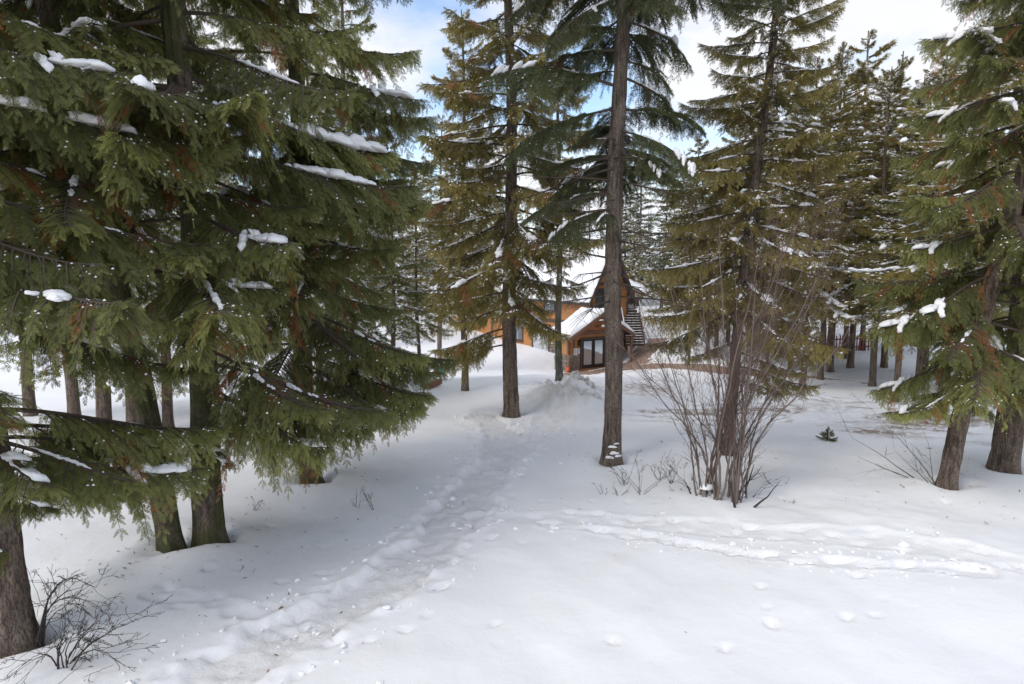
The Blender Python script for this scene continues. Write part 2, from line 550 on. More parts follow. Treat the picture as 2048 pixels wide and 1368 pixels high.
def smooth_line(P, n=8):
    P = np.asarray(P, float)
    out = []
    for i in range(len(P) - 1):
        p0, p1, p2, p3 = P[max(i - 1, 0)], P[i], P[i + 1], P[min(i + 2, len(P) - 1)]
        for k in range(n):
            t_ = k / n
            out.append(.5 * (2 * p1 + (p2 - p0) * t_ + (2 * p0 - 5 * p1 + 4 * p2 - p3) * t_ ** 2 + (3 * p1 - p0 - 3 * p2 + p3) * t_ ** 3))
    out.append(P[-1])
    return np.array(out)
def gpoly(pts): return np.array([on_ground(*p)[:2] for p in pts])

trail = smooth_line(gpoly([(250, 1500), (470, 1330), (680, 1210), (850, 1095), (925, 1010), (970, 945), (1003, 900), (1010, 870), (985, 845), (960, 828)]))
trail2 = smooth_line(gpoly([(935, 1030), (1100, 1035), (1300, 1042), (1450, 1055), (1620, 1072), (1800, 1090), (1950, 1115), (2100, 1150)]))
trail3 = smooth_line(gpoly([(1090, 1045), (1300, 1075), (1500, 1105), (1650, 1125), (1800, 1140), (1960, 1150)]))
trail4 = smooth_line(gpoly([(985, 930), (1040, 900), (1080, 860), (1110, 830), (1130, 800)]))
trail5 = smooth_line(gpoly([(310, 1195), (420, 1205), (520, 1235), (600, 1245)]))
pave_a = smooth_line(gpoly([(1112, 752), (1150, 748), (1195, 744), (1235, 738), (1262, 728), (1288, 708), (1306, 690), (1318, 676)]))
pave_b = smooth_line(gpoly([(1225, 742), (1290, 735), (1360, 733), (1450, 741), (1560, 750), (1650, 757), (1738, 767)]))

GZ = hbase(GX, GY)
GZ += (.07 * fbm(GX * .22 + 3, GY * .22, 0, 3) + .028 * fbm(GX * .9, GY * .7 + 5, 1, 3)) * sstep(2, 6, GY)
# soft wind ripples on the open slope to the right
ripple = np.sin((GX * .55 + GY * 1.25) * 2.3 + 2.2 * vnoise(GX * .35, GY * .35, 4)) * .012
GZ += ripple * sstep(0, 3, GX) * (1 - sstep(14, 18, GY))
dirt = np.zeros(GX.shape); pack = np.zeros(GX.shape)
near = (GY < 60) & (np.abs(GX) < 40)
rg = R(5)
def press_trail(P, w, depth, rough, packed, rim=.03):
    global GZ, pack
    lo, hi = P.min(0) - 2, P.max(0) + 2
    yy = np.where((ys > lo[1]) & (ys < hi[1]))[0]; xx = np.where((xs > lo[0]) & (xs < hi[0]))[0]
    sl = (slice(yy[0], yy[-1] + 1), slice(xx[0], xx[-1] + 1))
    X, Y = GX[sl], GY[sl]
    d, s, sd = poly_dist(P, X, Y)
    d = d + w * .28 * vnoise(s * 1.3, sd * 3 + 7, 2) + w * .16 * vnoise(X * 3, Y * 3, 9) + w * .10 * vnoise(X * 8, Y * 8, 19)
    inn = 1 - sstep(w * .72, w * 1.05, d)
    lump = fbm(X * 4.2, Y * 4.2, 3, 3) * rough
    edge = np.exp(-((d - w * 1.08) / (w * .18)) ** 2) * rim * (1 + 1.2 * vnoise(X * 5, Y * 5, 11))
    GZ[sl] += -depth * inn + lump * inn + edge
    chop = (1 - np.abs(vnoise(X * 8.5, Y * 7.5, 5)) * 2) * .5 + .6 * vnoise(X * 15, Y * 13, 6)
    GZ[sl] += .016 * packed * np.clip(1 - sstep(w * .9, w * 1.7, d), 0, 1) * chop
    pack[sl] = np.maximum(pack[sl], inn * packed)
press_trail(trail, .46, .075, .016, 1.0, .02)
press_trail(trail2, .30, .025, .014, .25, .010)
press_trail(trail3, .16, .035, .025, .3, .014)
press_trail(trail4, .45, .04, .03, .6)
press_trail(trail5, .14, .02, .02, .2, .01)
def stamp(x, y, ang, l, w, depth, rim=.25):
    r = l * 1.6
    i0, i1 = np.searchsorted(ys, (y - r, y + r)); j0, j1 = np.searchsorted(xs, (x - r, x + r))
    if i1 - i0 < 2 or j1 - j0 < 2: return
    X, Y = GX[i0:i1, j0:j1] - x, GY[i0:i1, j0:j1] - y
    u = X * math.cos(ang) + Y * math.sin(ang); v = -X * math.sin(ang) + Y * math.cos(ang)
    q = np.sqrt((u / (l / 2)) ** 2 + (v / (w / 2)) ** 2)
    GZ[i0:i1, j0:j1] += -depth * (1 - sstep(.6, 1.1, q)) + depth * rim * .3 * np.exp(-((q - 1.3) / .25) ** 2)
def footprints(P, step, off, l, w, depth, jit):
    seg = np.r_[0, np.cumsum(np.hypot(*np.diff(P, axis=0).T))]
    s, side = 0.0, 1
    while s < seg[-1]:
        k = min(np.searchsorted(seg, s, 'right') - 1, len(P) - 2)
        f = (s - seg[k]) / (seg[k + 1] - seg[k])
        p = P[k] + (P[k + 1] - P[k]) * f
        d = P[k + 1] - P[k]; d = d / np.hypot(*d); nrm = np.array([-d[1], d[0]])
        q = p + nrm * (side * off + rg.normal(0, jit))
        stamp(q[0], q[1], math.atan2(d[1], d[0]) + rg.normal(0, .25), l * rg.uniform(.85, 1.2), w * rg.uniform(.85, 1.15), depth * rg.uniform(.5, 1.1))
        s += step * rg.uniform(.7, 1.2); side = -side
footprints(trail, .24, .46, .29, .12, .045, .10)
footprints(trail, .22, .22, .28, .12, .03, .18)
footprints(trail, .75, .60, .28, .12, .045, .13)
footprints(trail2, .30, .16, .29, .12, .04, .10)
footprints(trail3, .42, .08, .32, .16, .07, .05)
footprints(trail4, .3, .3, .30, .14, .045, .2)
footprints(trail5, .4, .1, .3, .13, .03, .05)
for k in range(90):                                   # stray prints and fallen-snow dimples
    q = on_ground(rg.uniform(350, 1900), rg.uniform(880, 1300))
    if q[1] > 16: continue
    sc_ = rg.uniform(.04, .13)
    stamp(q[0], q[1], rg.uniform(0, 3), sc_ * 1.6, sc_, sc_ * .3, .4)
# tyre-churned yard and ploughed bank
yard = gpoly([(1235, 790), (1330, 800), (1430, 815), (1560, 825), (1680, 815), (1800, 840)])
d, s, sd = poly_dist(smooth_line(yard), GX, GY)
ym = (1 - sstep(2.5, 4.5, d + 1.2 * vnoise(GX * .5, GY * .5, 3))) * near
tr = .5 + .5 * np.sin((GX * .35 + GY * .95 + 1.2 * vnoise(GX * .2, GY * .2, 5)) * 5.5)
GZ += ym * (.05 * fbm(GX * 1.8, GY * 1.8, 6, 3) - .05 * tr)
dirt = np.maximum(dirt, ym * (sstep(.45, .95, tr) * .8 * (vnoise(GX * .4, GY * .6, 8) > -.2) + .9 * sstep(.25, .6, vnoise(GX * .35, GY * .45, 12))))
for (px, py, rx, ry, st) in [(1285, 775, 1.6, 2.2, 1.0), (1330, 760, 1.5, 2.0, .6), (1640, 815, 1.8, 1.5, .5), (1770, 850, 2, 1.3, .5), (1080, 812, 1.2, 1.0, .22)]:
    q = on_ground(px, py)
    dirt = np.maximum(dirt, st * np.exp(-((GX - q[0]) / rx) ** 2 - ((GY - q[1]) / ry) ** 2))
for (px, py, rx, ry, hh) in [(1148, 815, .9, 1.0, .62), (1110, 805, 1.0, 1.3, .38), (1172, 800, .9, 1.3, .42), (1130, 790, 1.2, 1.4, .35), (1060, 800, 1.2, 1.2, .15), (1690, 1040, 2.2, 1.1, .04)]:
    q = on_ground(px, py)
    g_ = np.exp(-((GX - q[0]) / rx) ** 2 - ((GY - q[1]) / ry) ** 2)
    GZ += hh * g_ * (1 + .35 * fbm(GX * 1.7, GY * 1.7, 2, 4)) + .09 * min(1, hh * 3) * g_ * fbm(GX * 4, GY * 3.4, 2, 3)
# cleared paving
for P, w in ((pave_a, .85), (pave_b, 1.35)):
    d, s, sd = poly_dist(P, GX, GY)
    d = d + .22 * vnoise(GX * .9, GY * .9, 21) + (1.3 * sstep(s.max() - 5, s.max(), s) if P is pave_b else 0)
    GZ += np.where(d < w, -.12, .03 * np.exp(-np.clip(d - w, 0, 9) / 1.0))
# the lodge terrace is level; wells round the trunks are added from the tree list
TREES = [  # px, py of the foot
    (25, 1288), (345, 1097), (420, 1082), (622, 962), (1023, 830), (1222, 922), (1455, 908), (1892, 972), (2008, 942)]
TB = [on_ground(*p) for p in TREES]
for q in TB:
    r = np.hypot(GX - q[0], GY - q[1])
    th_ = np.arctan2(GY - q[1], GX - q[0])
    GZ += .12 * np.exp(-(r / .85) ** 2) - .26 * np.exp(-(r / (.36 + .05 * np.sin(th_ * 3 + q[0]))) ** 3) * (1 + .35 * np.sin(th_ + 1))
mb = MB()
ny, nx = GX.shape
idx = np.arange(ny * nx).reshape(ny, nx)
q = np.stack([idx[:-1, :-1], idx[:-1, 1:], idx[1:, 1:], idx[1:, :-1]], -1).reshape(-1, 4)
mb.add(np.stack([GX, GY, GZ], -1).reshape(-1, 3), q, c=np.stack([dirt.ravel(), pack.ravel(), dirt.ravel() * 0], -1))
g = link('snow_ground', mb.mesh('snow_ground', M['ground'], True), kind='structure')
g['label'] = 'snow covered clearing with a trodden trail and footprints'
print('ground quads', len(q))

def strip(P, w, z, m):
    mb = MB()
    T = np.gradient(P, axis=0); T /= np.hypot(T[:, 0], T[:, 1])[:, None]
    N = np.c_[-T[:, 1], T[:, 0]]
    off = np.linspace(-w, w, 7)
    v = P[:, None] + N[:, None] * off[None, :, None]
    zz = hbase(v[..., 0], v[..., 1]) + z
    n, k = zz.shape
    i = np.arange(n * k).reshape(n, k)
    mb.add(np.dstack([v, zz]).reshape(-1, 3), np.stack([i[:-1, :-1], i[:-1, 1:], i[1:, 1:], i[1:, :-1]], -1).reshape(-1, 4))
    return mb
# crumbs kicked out of the trail
mb = MB(); rc = R(404)
for P_, n_, w_ in ((trail, 300, .62), (trail2, 60, .4), (trail3, 60, .2), (trail4, 80, .5)):
    for _ in range(n_):
        k = rc.integers(0, len(P_) - 1); p = P_[k] + (P_[k + 1] - P_[k]) * rc.random()
        d_ = P_[k + 1] - P_[k]; d_ = d_ / np.hypot(*d_); o_ = rc.choice([-1, 1]) * (w_ + rc.exponential(.16)) if rc.random() < .75 else rc.normal(0, .3)
        x_, y_ = p + np.array([-d_[1], d_[0]]) * o_
        i_, j_ = min(len(ys) - 1, np.searchsorted(ys, y_)), min(len(xs) - 1, np.searchsorted(xs, x_))
        sz = rc.uniform(.008, .028) * (1 + (rc.random() < .1) * 1.2)
        blob(mb, (x_, y_, GZ[i_, j_] + sz * .2), sz * rc.uniform(1, 1.8), sz, sz * .8, rc, (rc.normal(), rc.normal(), 0), 6, 5)
o = link('snow_crumbs', mb.mesh('snow_crumbs', M['snow']), kind='stuff'); o['label'] = 'small crumbs of snow kicked out along the trail'
# forest litter on the snow: needles, bark bits, sprig ends
mb = MB(); leafs = MB()
for _ in range(900):
    t_ = TB[rc.integers(0, len(TB))]; rr_ = rc.exponential(1.6) + .3; a_ = rc.uniform(0, 6.28)
    x_, y_ = t_[0] + rr_ * math.cos(a_), t_[1] + rr_ * math.sin(a_)
    if y_ < 3 or y_ > 24: continue
    i_, j_ = np.searchsorted(ys, y_), np.searchsorted(xs, x_)
    if not (0 < i_ < len(ys) and 0 < j_ < len(xs)): continue
    l_ = rc.uniform(.01, .04); d_ = np.array([math.cos(a_ * 7), math.sin(a_ * 7), rc.normal(0, .25)]); w_ = np.array([-d_[1], d_[0], .1]) * l_ * rc.uniform(.1, .35)
    p = np.array([x_, y_, GZ[i_, j_] + .012]); d_ = d_ * l_
    mb.add([p - d_, p + w_, p + d_, p - w_], [(0, 1, 2, 3)], c=(rc.random() * .5, float(rc.random() < .45), rc.random()))
o = link('needle_litter', mb.mesh('needle_litter', M['cedar']), kind='stuff'); o['label'] = 'needles and bark scraps scattered on the snow under the trees'
pa = link('paved_path', strip(pave_a, 1.2, -.02, 0).mesh('paved_path', M['paver']), kind='structure'); pa['label'] = 'cleared brick paved path from the porch doors up to the stairs'
pb = link('paved_path', strip(pave_b, 1.75, -.026, 0).mesh('paved_path', M['paver']), kind='structure'); pb['label'] = 'cleared brick paved path running right across the yard'

# ------------------------------------------------------------------ foliage templates
def frond_cedar(n, rng, lw=.075):
    v, q, tt = [], [], []
    def kite(b, d, l, w, t0):
        d = np.array(d) / np.linalg.norm(d)
        s_ = np.array([-d[1], d[0], 0])
        k = len(v)
        zj = rng.normal(0, .02)
        for a_, o_ in ((0, 0), (.45, -w / 2), (1, 0), (.45, w / 2)):
            p = np.array(b) + d * l * a_ + s_ * o_
            p[2] += -.10 * p[0] ** 2 - .16 * abs(p[1]) + zj * a_
            v.append(p); tt.append(min(1, t0 + .4 * a_ * (l / .3)))
        q.append((k, k + 1, k + 2, k + 3))
    for i in range(n):
        t_ = .06 + .84 * i / n
        for sd in (-1, 1):
            tj = t_ + rng.normal(0, .015) + (.4 / n if sd > 0 else 0)
            l = (.40 * (1 - tj) ** .75 + .07) * (.55 + .45 * min(1, tj / .2)) * rng.uniform(.85, 1.15)
            an = rad(40) * (1 - .3 * tj) + rng.normal(0, .06)
            kite((tj, 0, 0), (math.cos(an), sd * math.sin(an), 0), l, lw * rng.uniform(.85, 1.2), .2 + .5 * tj)
    kite((.86, 0, 0), (1, 0, 0), .2, lw, .8)
    kite((0, 0, 0), (1, 0, 0), .95, .03, .1)
    return np.array(v), np.array(q), np.array(tt)
def frond_mid(k, rng):
    v, q, tt = [], [], []
    for i in range(k):
        an = (i - (k - 1) / 2) * (.95 / max(1, k - 1)) * 1.5 + rng.normal(0, .1)
        l = rng.uniform(.7, 1.0) * (1 - .3 * abs(an)); w = rng.uniform(.08, .13)
        d = np.array([math.cos(an), math.sin(an), 0]); s_ = np.array([-d[1], d[0], 0])
        j = len(v)
        for a_, o_ in ((0, 0), (.5, -w / 2), (1, 0), (.5, w / 2)):
            p = d * l * a_ + s_ * o_; p[2] -= .15 * a_ * a_ + .3 * abs(p[1])
            v.append(p); tt.append(.2 + .6 * a_)
        q.append((j, j + 1, j + 2, j + 3))
    return np.array(v), np.array(q), np.array(tt)
def brush_fir(n, rng, nl=.34, w=.075):
    v, q, tt = [], [], []
    for i in range(n):
        t_ = (i + .5) / n
        ph = i * 2.4 + rng.normal(0, .3)
        out_ = np.array([0, math.cos(ph), math.sin(ph) * .8 + .15])
        d = np.array([.75, 0, 0]) + out_ * .8; d /= np.linalg.norm(d)
        s_ = np.cross(d, rng.normal(0, 1, 3)); s_ /= np.linalg.norm(s_)
        b_ = np.array([t_ * .85, 0, 0]); l = nl * rng.uniform(.8, 1.15)
        j = len(v)
        for a_, o_ in ((0, 0), (.5, -w / 2), (1, 0), (.5, w / 2)):
            v.append(b_ + d * l * a_ + s_ * o_); tt.append(.15 + .35 * a_ + .4 * t_)
        q.append((j, j + 1, j + 2, j + 3))
    return np.array(v), np.array(q), np.array(tt)

def place(mb, tmpl, P, X, Nn, S, yel, rust, rnd, m=0):
    """scatter one frond template: origins, axes, normals, sizes"""
    v, q, tt = tmpl
    X = X / (np.linalg.norm(X, axis=1)[:, None] + 1e-9)
    Yv = np.cross(Nn, X); Yv /= np.linalg.norm(Yv, axis=1)[:, None] + 1e-9
    Z = np.cross(X, Yv)
    w = (v[None, :, 0, None] * X[:, None] + v[None, :, 1, None] * Yv[:, None] + v[None, :, 2, None] * Z[:, None]) * S[:, None, None] + P[:, None]
    n, k = len(P), len(v)
    qq = (q[None] + (np.arange(n) * k)[:, None, None]).reshape(-1, 4)
    col = np.stack([np.clip(yel[:, None] * .7 + tt[None] * .5 - .12, 0, 1), np.broadcast_to(rust[:, None], (n, k)), np.broadcast_to(rnd[:, None], (n, k))], -1)
    mb.add(w.reshape(-1, 3), qq, m=m, c=col.reshape(-1, 3))

rt = R(1)
CED = [frond_cedar(10, rt, .040) for _ in range(4)]
CED_M = [frond_cedar(6, rt, .075) for _ in range(3)]
MID = [frond_mid(4, rt) for _ in range(4)]
FAR = [frond_mid(2, rt) for _ in range(3)]
FIR = [brush_fir(16, rt) for _ in range(4)]
FIR_M = [brush_fir(6, rt, .5, .16) for _ in range(3)]

def bough(seed, Ln, kind='cedar', detail=2, droop=1.0, snow=1.0, rust=.05, dens=1.0):
    """one bough along +X from the trunk: wood, sprays and (separately) the snow on it"""
    r = R(seed)
    mb, sn = MB(), []
    t_ = np.linspace(0, 1, 14)
    ph = r.uniform(0, 6)
    if kind == 'cedar':
        az = Ln * droop * (.02 * t_ - .62 * t_ ** 2 + .44 * t_ ** 3)
    else:
        az = Ln * droop * (.06 * t_ - .16 * t_ ** 2 - .10 * t_ ** 4)
    ay = Ln * .05 * np.sin(t_ * 4 + ph) * t_
    A = np.c_[Ln * t_, ay, az]
    tan = np.gradient(A, axis=0); tan /= np.linalg.norm(tan, axis=1)[:, None]
    r0 = .012 + .006 * Ln
    mb.tube(A, r0 * (1 - t_) ** .8 + .003, 5 if detail > 0 else 3, m=1)
    def ax(t): return np.array([np.interp(t, t_, A[:, k]) for k in range(3)])
    def tg(t): return np.array([np.interp(t, t_, tan[:, k]) for k in range(3)])
    ns = int({2: 9.5, 1: 6.5, 0: 4.2}[detail] * Ln * dens) + 3
    t0 = .22 if kind == 'cedar' else .18
    P, X, N, S, Y, RU, B = [], [], [], [], [], [], []
    SEC = []
    hang = r.uniform(.55, 1.35) if kind == 'cedar' else r.uniform(.4, 2.0)
    for i in range(ns):
        for sd in (-1, 1):
            t = t0 + (1 - t0) * (i + r.uniform(0, .9)) / ns
            f = (t - t0) / (1 - t0)
            l2 = Ln * (.36 * (1 - f) ** .8 * min(1, .45 + f * 2.2) + .055) * r.uniform(.7, 1.25)
            d = tg(t)
            an = rad(r.uniform(42, 70)) * (1 - .35 * f)
            side = np.array([-d[1], d[0], 0]); side /= np.linalg.norm(side)
            d0 = d * math.cos(an) + side * sd * math.sin(an) + np.array([0, 0, r.uniform(-.1, .2)])
            ss = np.linspace(0, 1, 5)
            g_ = (.62 if kind == 'cedar' else .45) * hang * r.uniform(.5, 1.5) * droop
            Q = ax(t) + d0[None] * (l2 * ss)[:, None] * (1 - .22 * ss)[:, None] + np.array([0, 0, -1])[None] * (g_ * l2 * ss ** 1.7)[:, None]
            SEC.append(Q)
            if detail > 0:
                mb.tube(Q, (.0045 + .002 * Ln) * (1 - ss) + .0018, 3, m=1, cap=False)
            ru = 1.0 if (r.random() < rust and f < .75) else 0.0
            tn = np.gradient(Q, axis=0); tn /= np.linalg.norm(tn, axis=1)[:, None]
            nf = max(3, int(l2 * {2: 27, 1: 16, 0: 9}[detail] * (1.25 if kind == 'fir' else 1)))
            yb = r.uniform(0, .8); rb = r.uniform(0, 1)
            for k in range(nf):
                s = .1 + .9 * (k + r.uniform(0, .6)) / nf
                p = np.array([np.interp(s, ss, Q[:, a]) for a in range(3)])
                dd = np.array([np.interp(s, ss, tn[:, a]) for a in range(3)])
                # in-plane side vector: along the bough
                sv = d - dd * np.dot(d, dd); sv /= np.linalg.norm(sv) + 1e-6
                for e in ((-1, 1) if k < nf - 1 else (0,)):
                    a2 = rad(r.uniform(32, 52))
                    v = dd * math.cos(a2) + sv * e * math.sin(a2) + np.array([0, 0, (-.34 + .22 * f) * hang if kind == 'cedar' else -.22]) + r.normal(0, .17, 3)
                    nrm = np.cross(dd, sv) * sd + r.normal(0, .38, 3)
                    P.append(p); X.append(v); N.append(nrm)
                    if kind == 'cedar':
                        sz = r.uniform(.105, .185) * (1 - .3 * s) * {2: 1.0, 1: 1.25, 0: 1.7}[detail]
                    else:
                        sz = r.uniform(.09, .13) * {2: 1.0, 1: 1.5, 0: 2.6}[detail]
                    sz *= (.62 + .38 * min(1, Ln / 2.0))
                    S.append(sz); Y.append(min(1, yb * .5 + .55 * s * f + r.uniform(0, .25)))
                    RU.append(ru if ru == 0 else r.uniform(.6, 1)); B.append(min(1, max(0, rb + r.normal(0, .2))))
    P, X, N = np.array(P), np.array(X), np.array(N)
    S, Y, RU, B = map(np.array, (S, Y, RU, B))
    N = np.where(N[:, 2:3] < -.5, -N, N)
    T_ = {('cedar', 2): CED, ('cedar', 1): CED_M, ('cedar', 0): MID, ('fir', 2): FIR, ('fir', 1): FIR_M, ('fir', 0): FAR}[(kind, detail)]
    pick = r.integers(0, len(T_), len(P))
    for i, tm in enumerate(T_):
        k = pick == i
        if k.any(): place(mb, tm, P[k], X[k], N[k], S[k], Y[k], RU[k], B[k])
    # snow along the upper side of the bough
    if snow > 0:
        lo = {2: (14, 9), 1: (10, 7), 0: (6, 5)}[detail]
        big = {2: 1.0, 1: 1.2, 0: 1.5}[detail] * (.6 + .2 * Ln)
        for _ in range(r.poisson((.5 if kind == 'cedar' else .4) * Ln * snow)):       # ridges along the bough
            cl = MB(); t = r.uniform(.2, .85); rr = r.uniform(.018, .042) * big
            for j in range(r.integers(3, 10)):
                t += rr * r.uniform(.8, 1.5) / Ln
                if t > .97: break
                r1 = rr * r.choice([.5, .8, 1.0, 1.5, 2.1])
                blob(cl, ax(t) + np.array([0, r.normal(0, .35 * rr), .35 * r1]), r1 * r.uniform(1.2, 1.8), r1 * r.uniform(.8, 1.3), r1 * r.uniform(.6, 1.0), r, tg(t) + r.normal(0, .15, 3), *lo)
            if cl.v: sn.append(cl)
        if r.random() < .75 * min(1.2, snow):
            cl = MB(); ta = r.uniform(.12, .45); tb = min(.95, ta + r.uniform(.2, .5)); m_ = int((tb - ta) * Ln / .035) + 4
            if detail < 2: m_ = m_ // 2 + 3
            tt_ = np.linspace(ta, tb, m_); rr_ = (.013 + .010 * r.random(m_)) * big * np.sqrt(np.clip(np.minimum(tt_ - ta, tb - tt_) * 12, .08, 1))
            rr_ *= np.where(r.random(m_) < .12, 1.8, 1)
            cl.tube(np.array([ax(q_) for q_ in tt_]) + np.c_[np.zeros(m_), r.normal(0, .006, m_), r0 * .5 + rr_ * .4], rr_, 6 if detail else 4)
            sn.append(cl)
        for _ in range(r.poisson((.28 if kind == 'cedar' else .75) * Ln * snow)):     # pads with fingers on the side sprays
            cl = MB(); Q0 = SEC[r.integers(0, len(SEC))]; rr = r.uniform(.03, .06) * big
            for Q_ in [Q0]:
                if np.linalg.norm(Q_[1] - Q0[1]) > .35: continue
                for s_ in np.linspace(.05, r.uniform(.3, .5) if kind == 'cedar' else r.uniform(.4, .9), r.integers(3, 6)):
                    p = np.array([np.interp(s_, np.linspace(0, 1, 5), Q_[:, a_]) for a_ in range(3)])
                    r1 = rr * (1.25 - .8 * s_) * r.uniform(.8, 1.2)
                    blob(cl, p + np.array([0, 0, .3 * r1 + .012]), r1 * 1.7, r1, r1 * .7, r, Q_[3] - Q_[1], *lo)
            if cl.v: sn.append(cl)
        # thin crust on the side branches
        so_ = r.uniform(0, 50); ks = (vnoise(P[:, 0] * 3.2 + so_, P[:, 1] * 3.2, P[:, 2] * 3.2) > .12) & (r.random(len(P)) < {2: .06, 1: .12, 0: .22}[detail] * snow * (1.6 if kind == 'fir' else 1) * 1.8)
        specks(mb, P[ks] + X[ks] * (S[ks] * .3)[:, None] + np.array([0, 0, .012]), {2: .012, 1: .022, 0: .042}[detail], r)
    return mb, sn, A

# bough libraries
def library(prefix, lens, kind, detail, mats, seeds, **kw):
    lib = []
    for i, Ln in enumerate(lens):
        mb, sn, A = bough(seeds + i, Ln, kind, detail, **kw)
        me = mb.mesh(prefix, mats)
        ms = [c_.mesh('snow_clump', M['snow'], True) for c_ in sn]
        lib.append((Ln, me, ms))
    return lib
LIB = {}
LIB['cedar'] = library('cedar_bough', [3.1, 3.0, 2.8, 2.6, 2.3, 2.0, 1.6, 1.2], 'cedar', 2, [M['cedar'], M['twig'], M['snow']], 100, snow=.75, rust=.08)
LIB['olive'] = library('olive_bough', [2.4, 2.2, 1.8, 1.3], 'cedar', 1, [M['olive'], M['twig'], M['snow']], 200, snow=1.2, rust=.04)
LIB['fir'] = library('fir_bough', [2.7, 2.4, 2.0, 1.7, 1.3], 'fir', 2, [M['fir'], M['twig'], M['snow']], 300, snow=.8, rust=.02, droop=1.1, dens=.95)
print('libs done', sum(len(m.polygons) for l in LIB.values() for _, m, _ in l))

# ------------------------------------------------------------------ trunks
def trunk_mesh(H, r0, lean, seed, mat, fine=True, furrow=1.0, top_r=.02, bend=.06):
    r = R(seed)
    zs = np.r_[np.linspace(-.35, .6, 14), np.linspace(.66, min(7.5, H * .8), 110 if fine else 14), np.linspace(min(7.5, H * .8) + .3, H, 24 if fine else 8)]
    k = 44 if fine else 10
    th = np.arange(k) * 2 * PI / k
    Z, T = np.meshgrid(zs, th, indexing='ij')
    taper = (np.clip(1 - Z / H, 0, 1)) ** .8
    rr = top_r + (r0 - top_r) * taper
    s = r.uniform(0, 50)
    rr = rr * (1 + .42 * np.exp(-np.clip(Z + .15, 0, 9) / .24) * (1 + .55 * np.cos(T * 5 + s + .6 * np.sin(T * 2))))     # root flare
    c_, s_ = np.cos(T), np.sin(T)
    if fine:
        rid = 1 - np.abs(vnoise(c_ * 3.6 + s, s_ * 3.6, Z * .9)) * 2
        rid2 = vnoise(c_ * 9 + s, s_ * 9, Z * 3.5)
        rr = rr + furrow * r0 * (.12 * rid + .09 * rid2) + r0 * .06 * vnoise(c_ * 1.2, s_ * 1.2, Z * .5 + s)
    cx = lean[0] * Z + bend * np.sin(Z * .55 + s) * np.clip(Z, 0, 2) / 2
    cyy = lean[1] * Z + bend * np.cos(Z * .47 + s) * np.clip(Z, 0, 2) / 2
    v = np.stack([cx + rr * c_, cyy + rr * s_, Z], -1).reshape(-1, 3)
    n = len(zs)
    i = np.arange(n - 1)[:, None] * k; j = np.arange(k)[None]; j2 = (j + 1) % k
    q = np.stack([i + j, i + j2, i + k + j2, i + k + j], -1).reshape(-1, 4)
    mb = MB(); mb.add(v, q)
    def centre(z):
        b_ = bend * min(max(z, 0), 2) / 2
        return np.array([lean[0] * z + b_ * math.sin(z * .55 + s), lean[1] * z + b_ * math.cos(z * .47 + s), z])
    return mb.mesh('trunk', mat, True), centre

def near_tree(name, base, label, cat, H, dia, lean, mat, lib, seed, z0, z1, n, len_fn, group=None, snow_p=.7, tilt0=-8, tilt1=25, az_skip=None, furrow=1.0, extra=(), tsd=6):
    """a tree with every bough an object of its own"""
    r = R(seed)
    root = empty(name, base, label, cat, group)
    tm, cen = trunk_mesh(H, dia / 2, lean, seed, mat, True, furrow)
    link('trunk', tm, root)
    L_ = LIB[lib]
    for i in range(n):
        f = (i + r.uniform(0, 1)) / n
        z = z0 + (z1 - z0) * f
        az = i * 2.399 + r.normal(0, .35)
        ln = len_fn(z) * r.uniform(.8, 1.12)
        if az_skip and az_skip(z, az % (2 * PI), ln): continue
        cand = sorted(L_, key=lambda e: abs(e[0] - ln))[:3]
        Ln, me, ms = cand[r.integers(0, len(cand))]
        sc_ = float(np.clip(ln / Ln, .55, 1.3))
        tip = base + cen(z) + np.array([math.cos(az), math.sin(az), -.15]) * Ln * sc_
        if np.hypot(tip[0], tip[1]) < 2.6 and abs(tip[2] - ZC) < 3: continue
        ti = rad(tilt0 + (tilt1 - tilt0) * ((z - z0) / max(.1, H - z0)) + r.normal(0, tsd))
        c_ = cen(z)
        o = link('bough', me, root, c_, (r.normal(0, .12), -ti, az), sc_ * np.array([1, 1 if r.random() < .5 else -1, 1]) if False else sc_)
        for c1 in (ms if r.random() < snow_p else ()):
            link('snow_clump', c1, o)
    for (z, az, ln) in extra:
        Ln, me, ms = min(L_, key=lambda e: abs(e[0] - ln) + .15 * r.random())
        o = link('bough', me, root, cen(z), (r.normal(0, .1), rad(4), rad(az)), ln / Ln)
        for c1 in ms: link('snow_clump', c1, o)
    return root, cen

def cone_len(zb, rmax, H, p=.8):
    return lambda z: max(.5, rmax * (1 - (z - zb) / (H - zb)) ** p if z > zb else rmax)

# ------------------------------------------------------------------ the lodge
LZ = 49.0
corner = at(1180, 742, LZ)
GZ0 = -3.6
lodge = empty('lodge', (corner[0], corner[1], GZ0), 'orange stained timber lodge with steep snowy roof and glass porch doors', 'house', rz=rad(32))
def part(name, mb, mat, parent=lodge, smooth=False, kind=None):
    return link(name, mb.mesh(name, mat, smooth), parent, kind=kind)
LEN, WID, EAVE, RIDGE = 24.0, 3.8, 5.6, 9.3
mb = MB()
prof = [(0, -.6), (WID, -.6), (WID, EAVE), (WID / 2, RIDGE), (0, EAVE)]
mb.prism([(x, 0, z) for x, z in prof], (0, LEN, 0))
part('wall', mb, M['siding'])
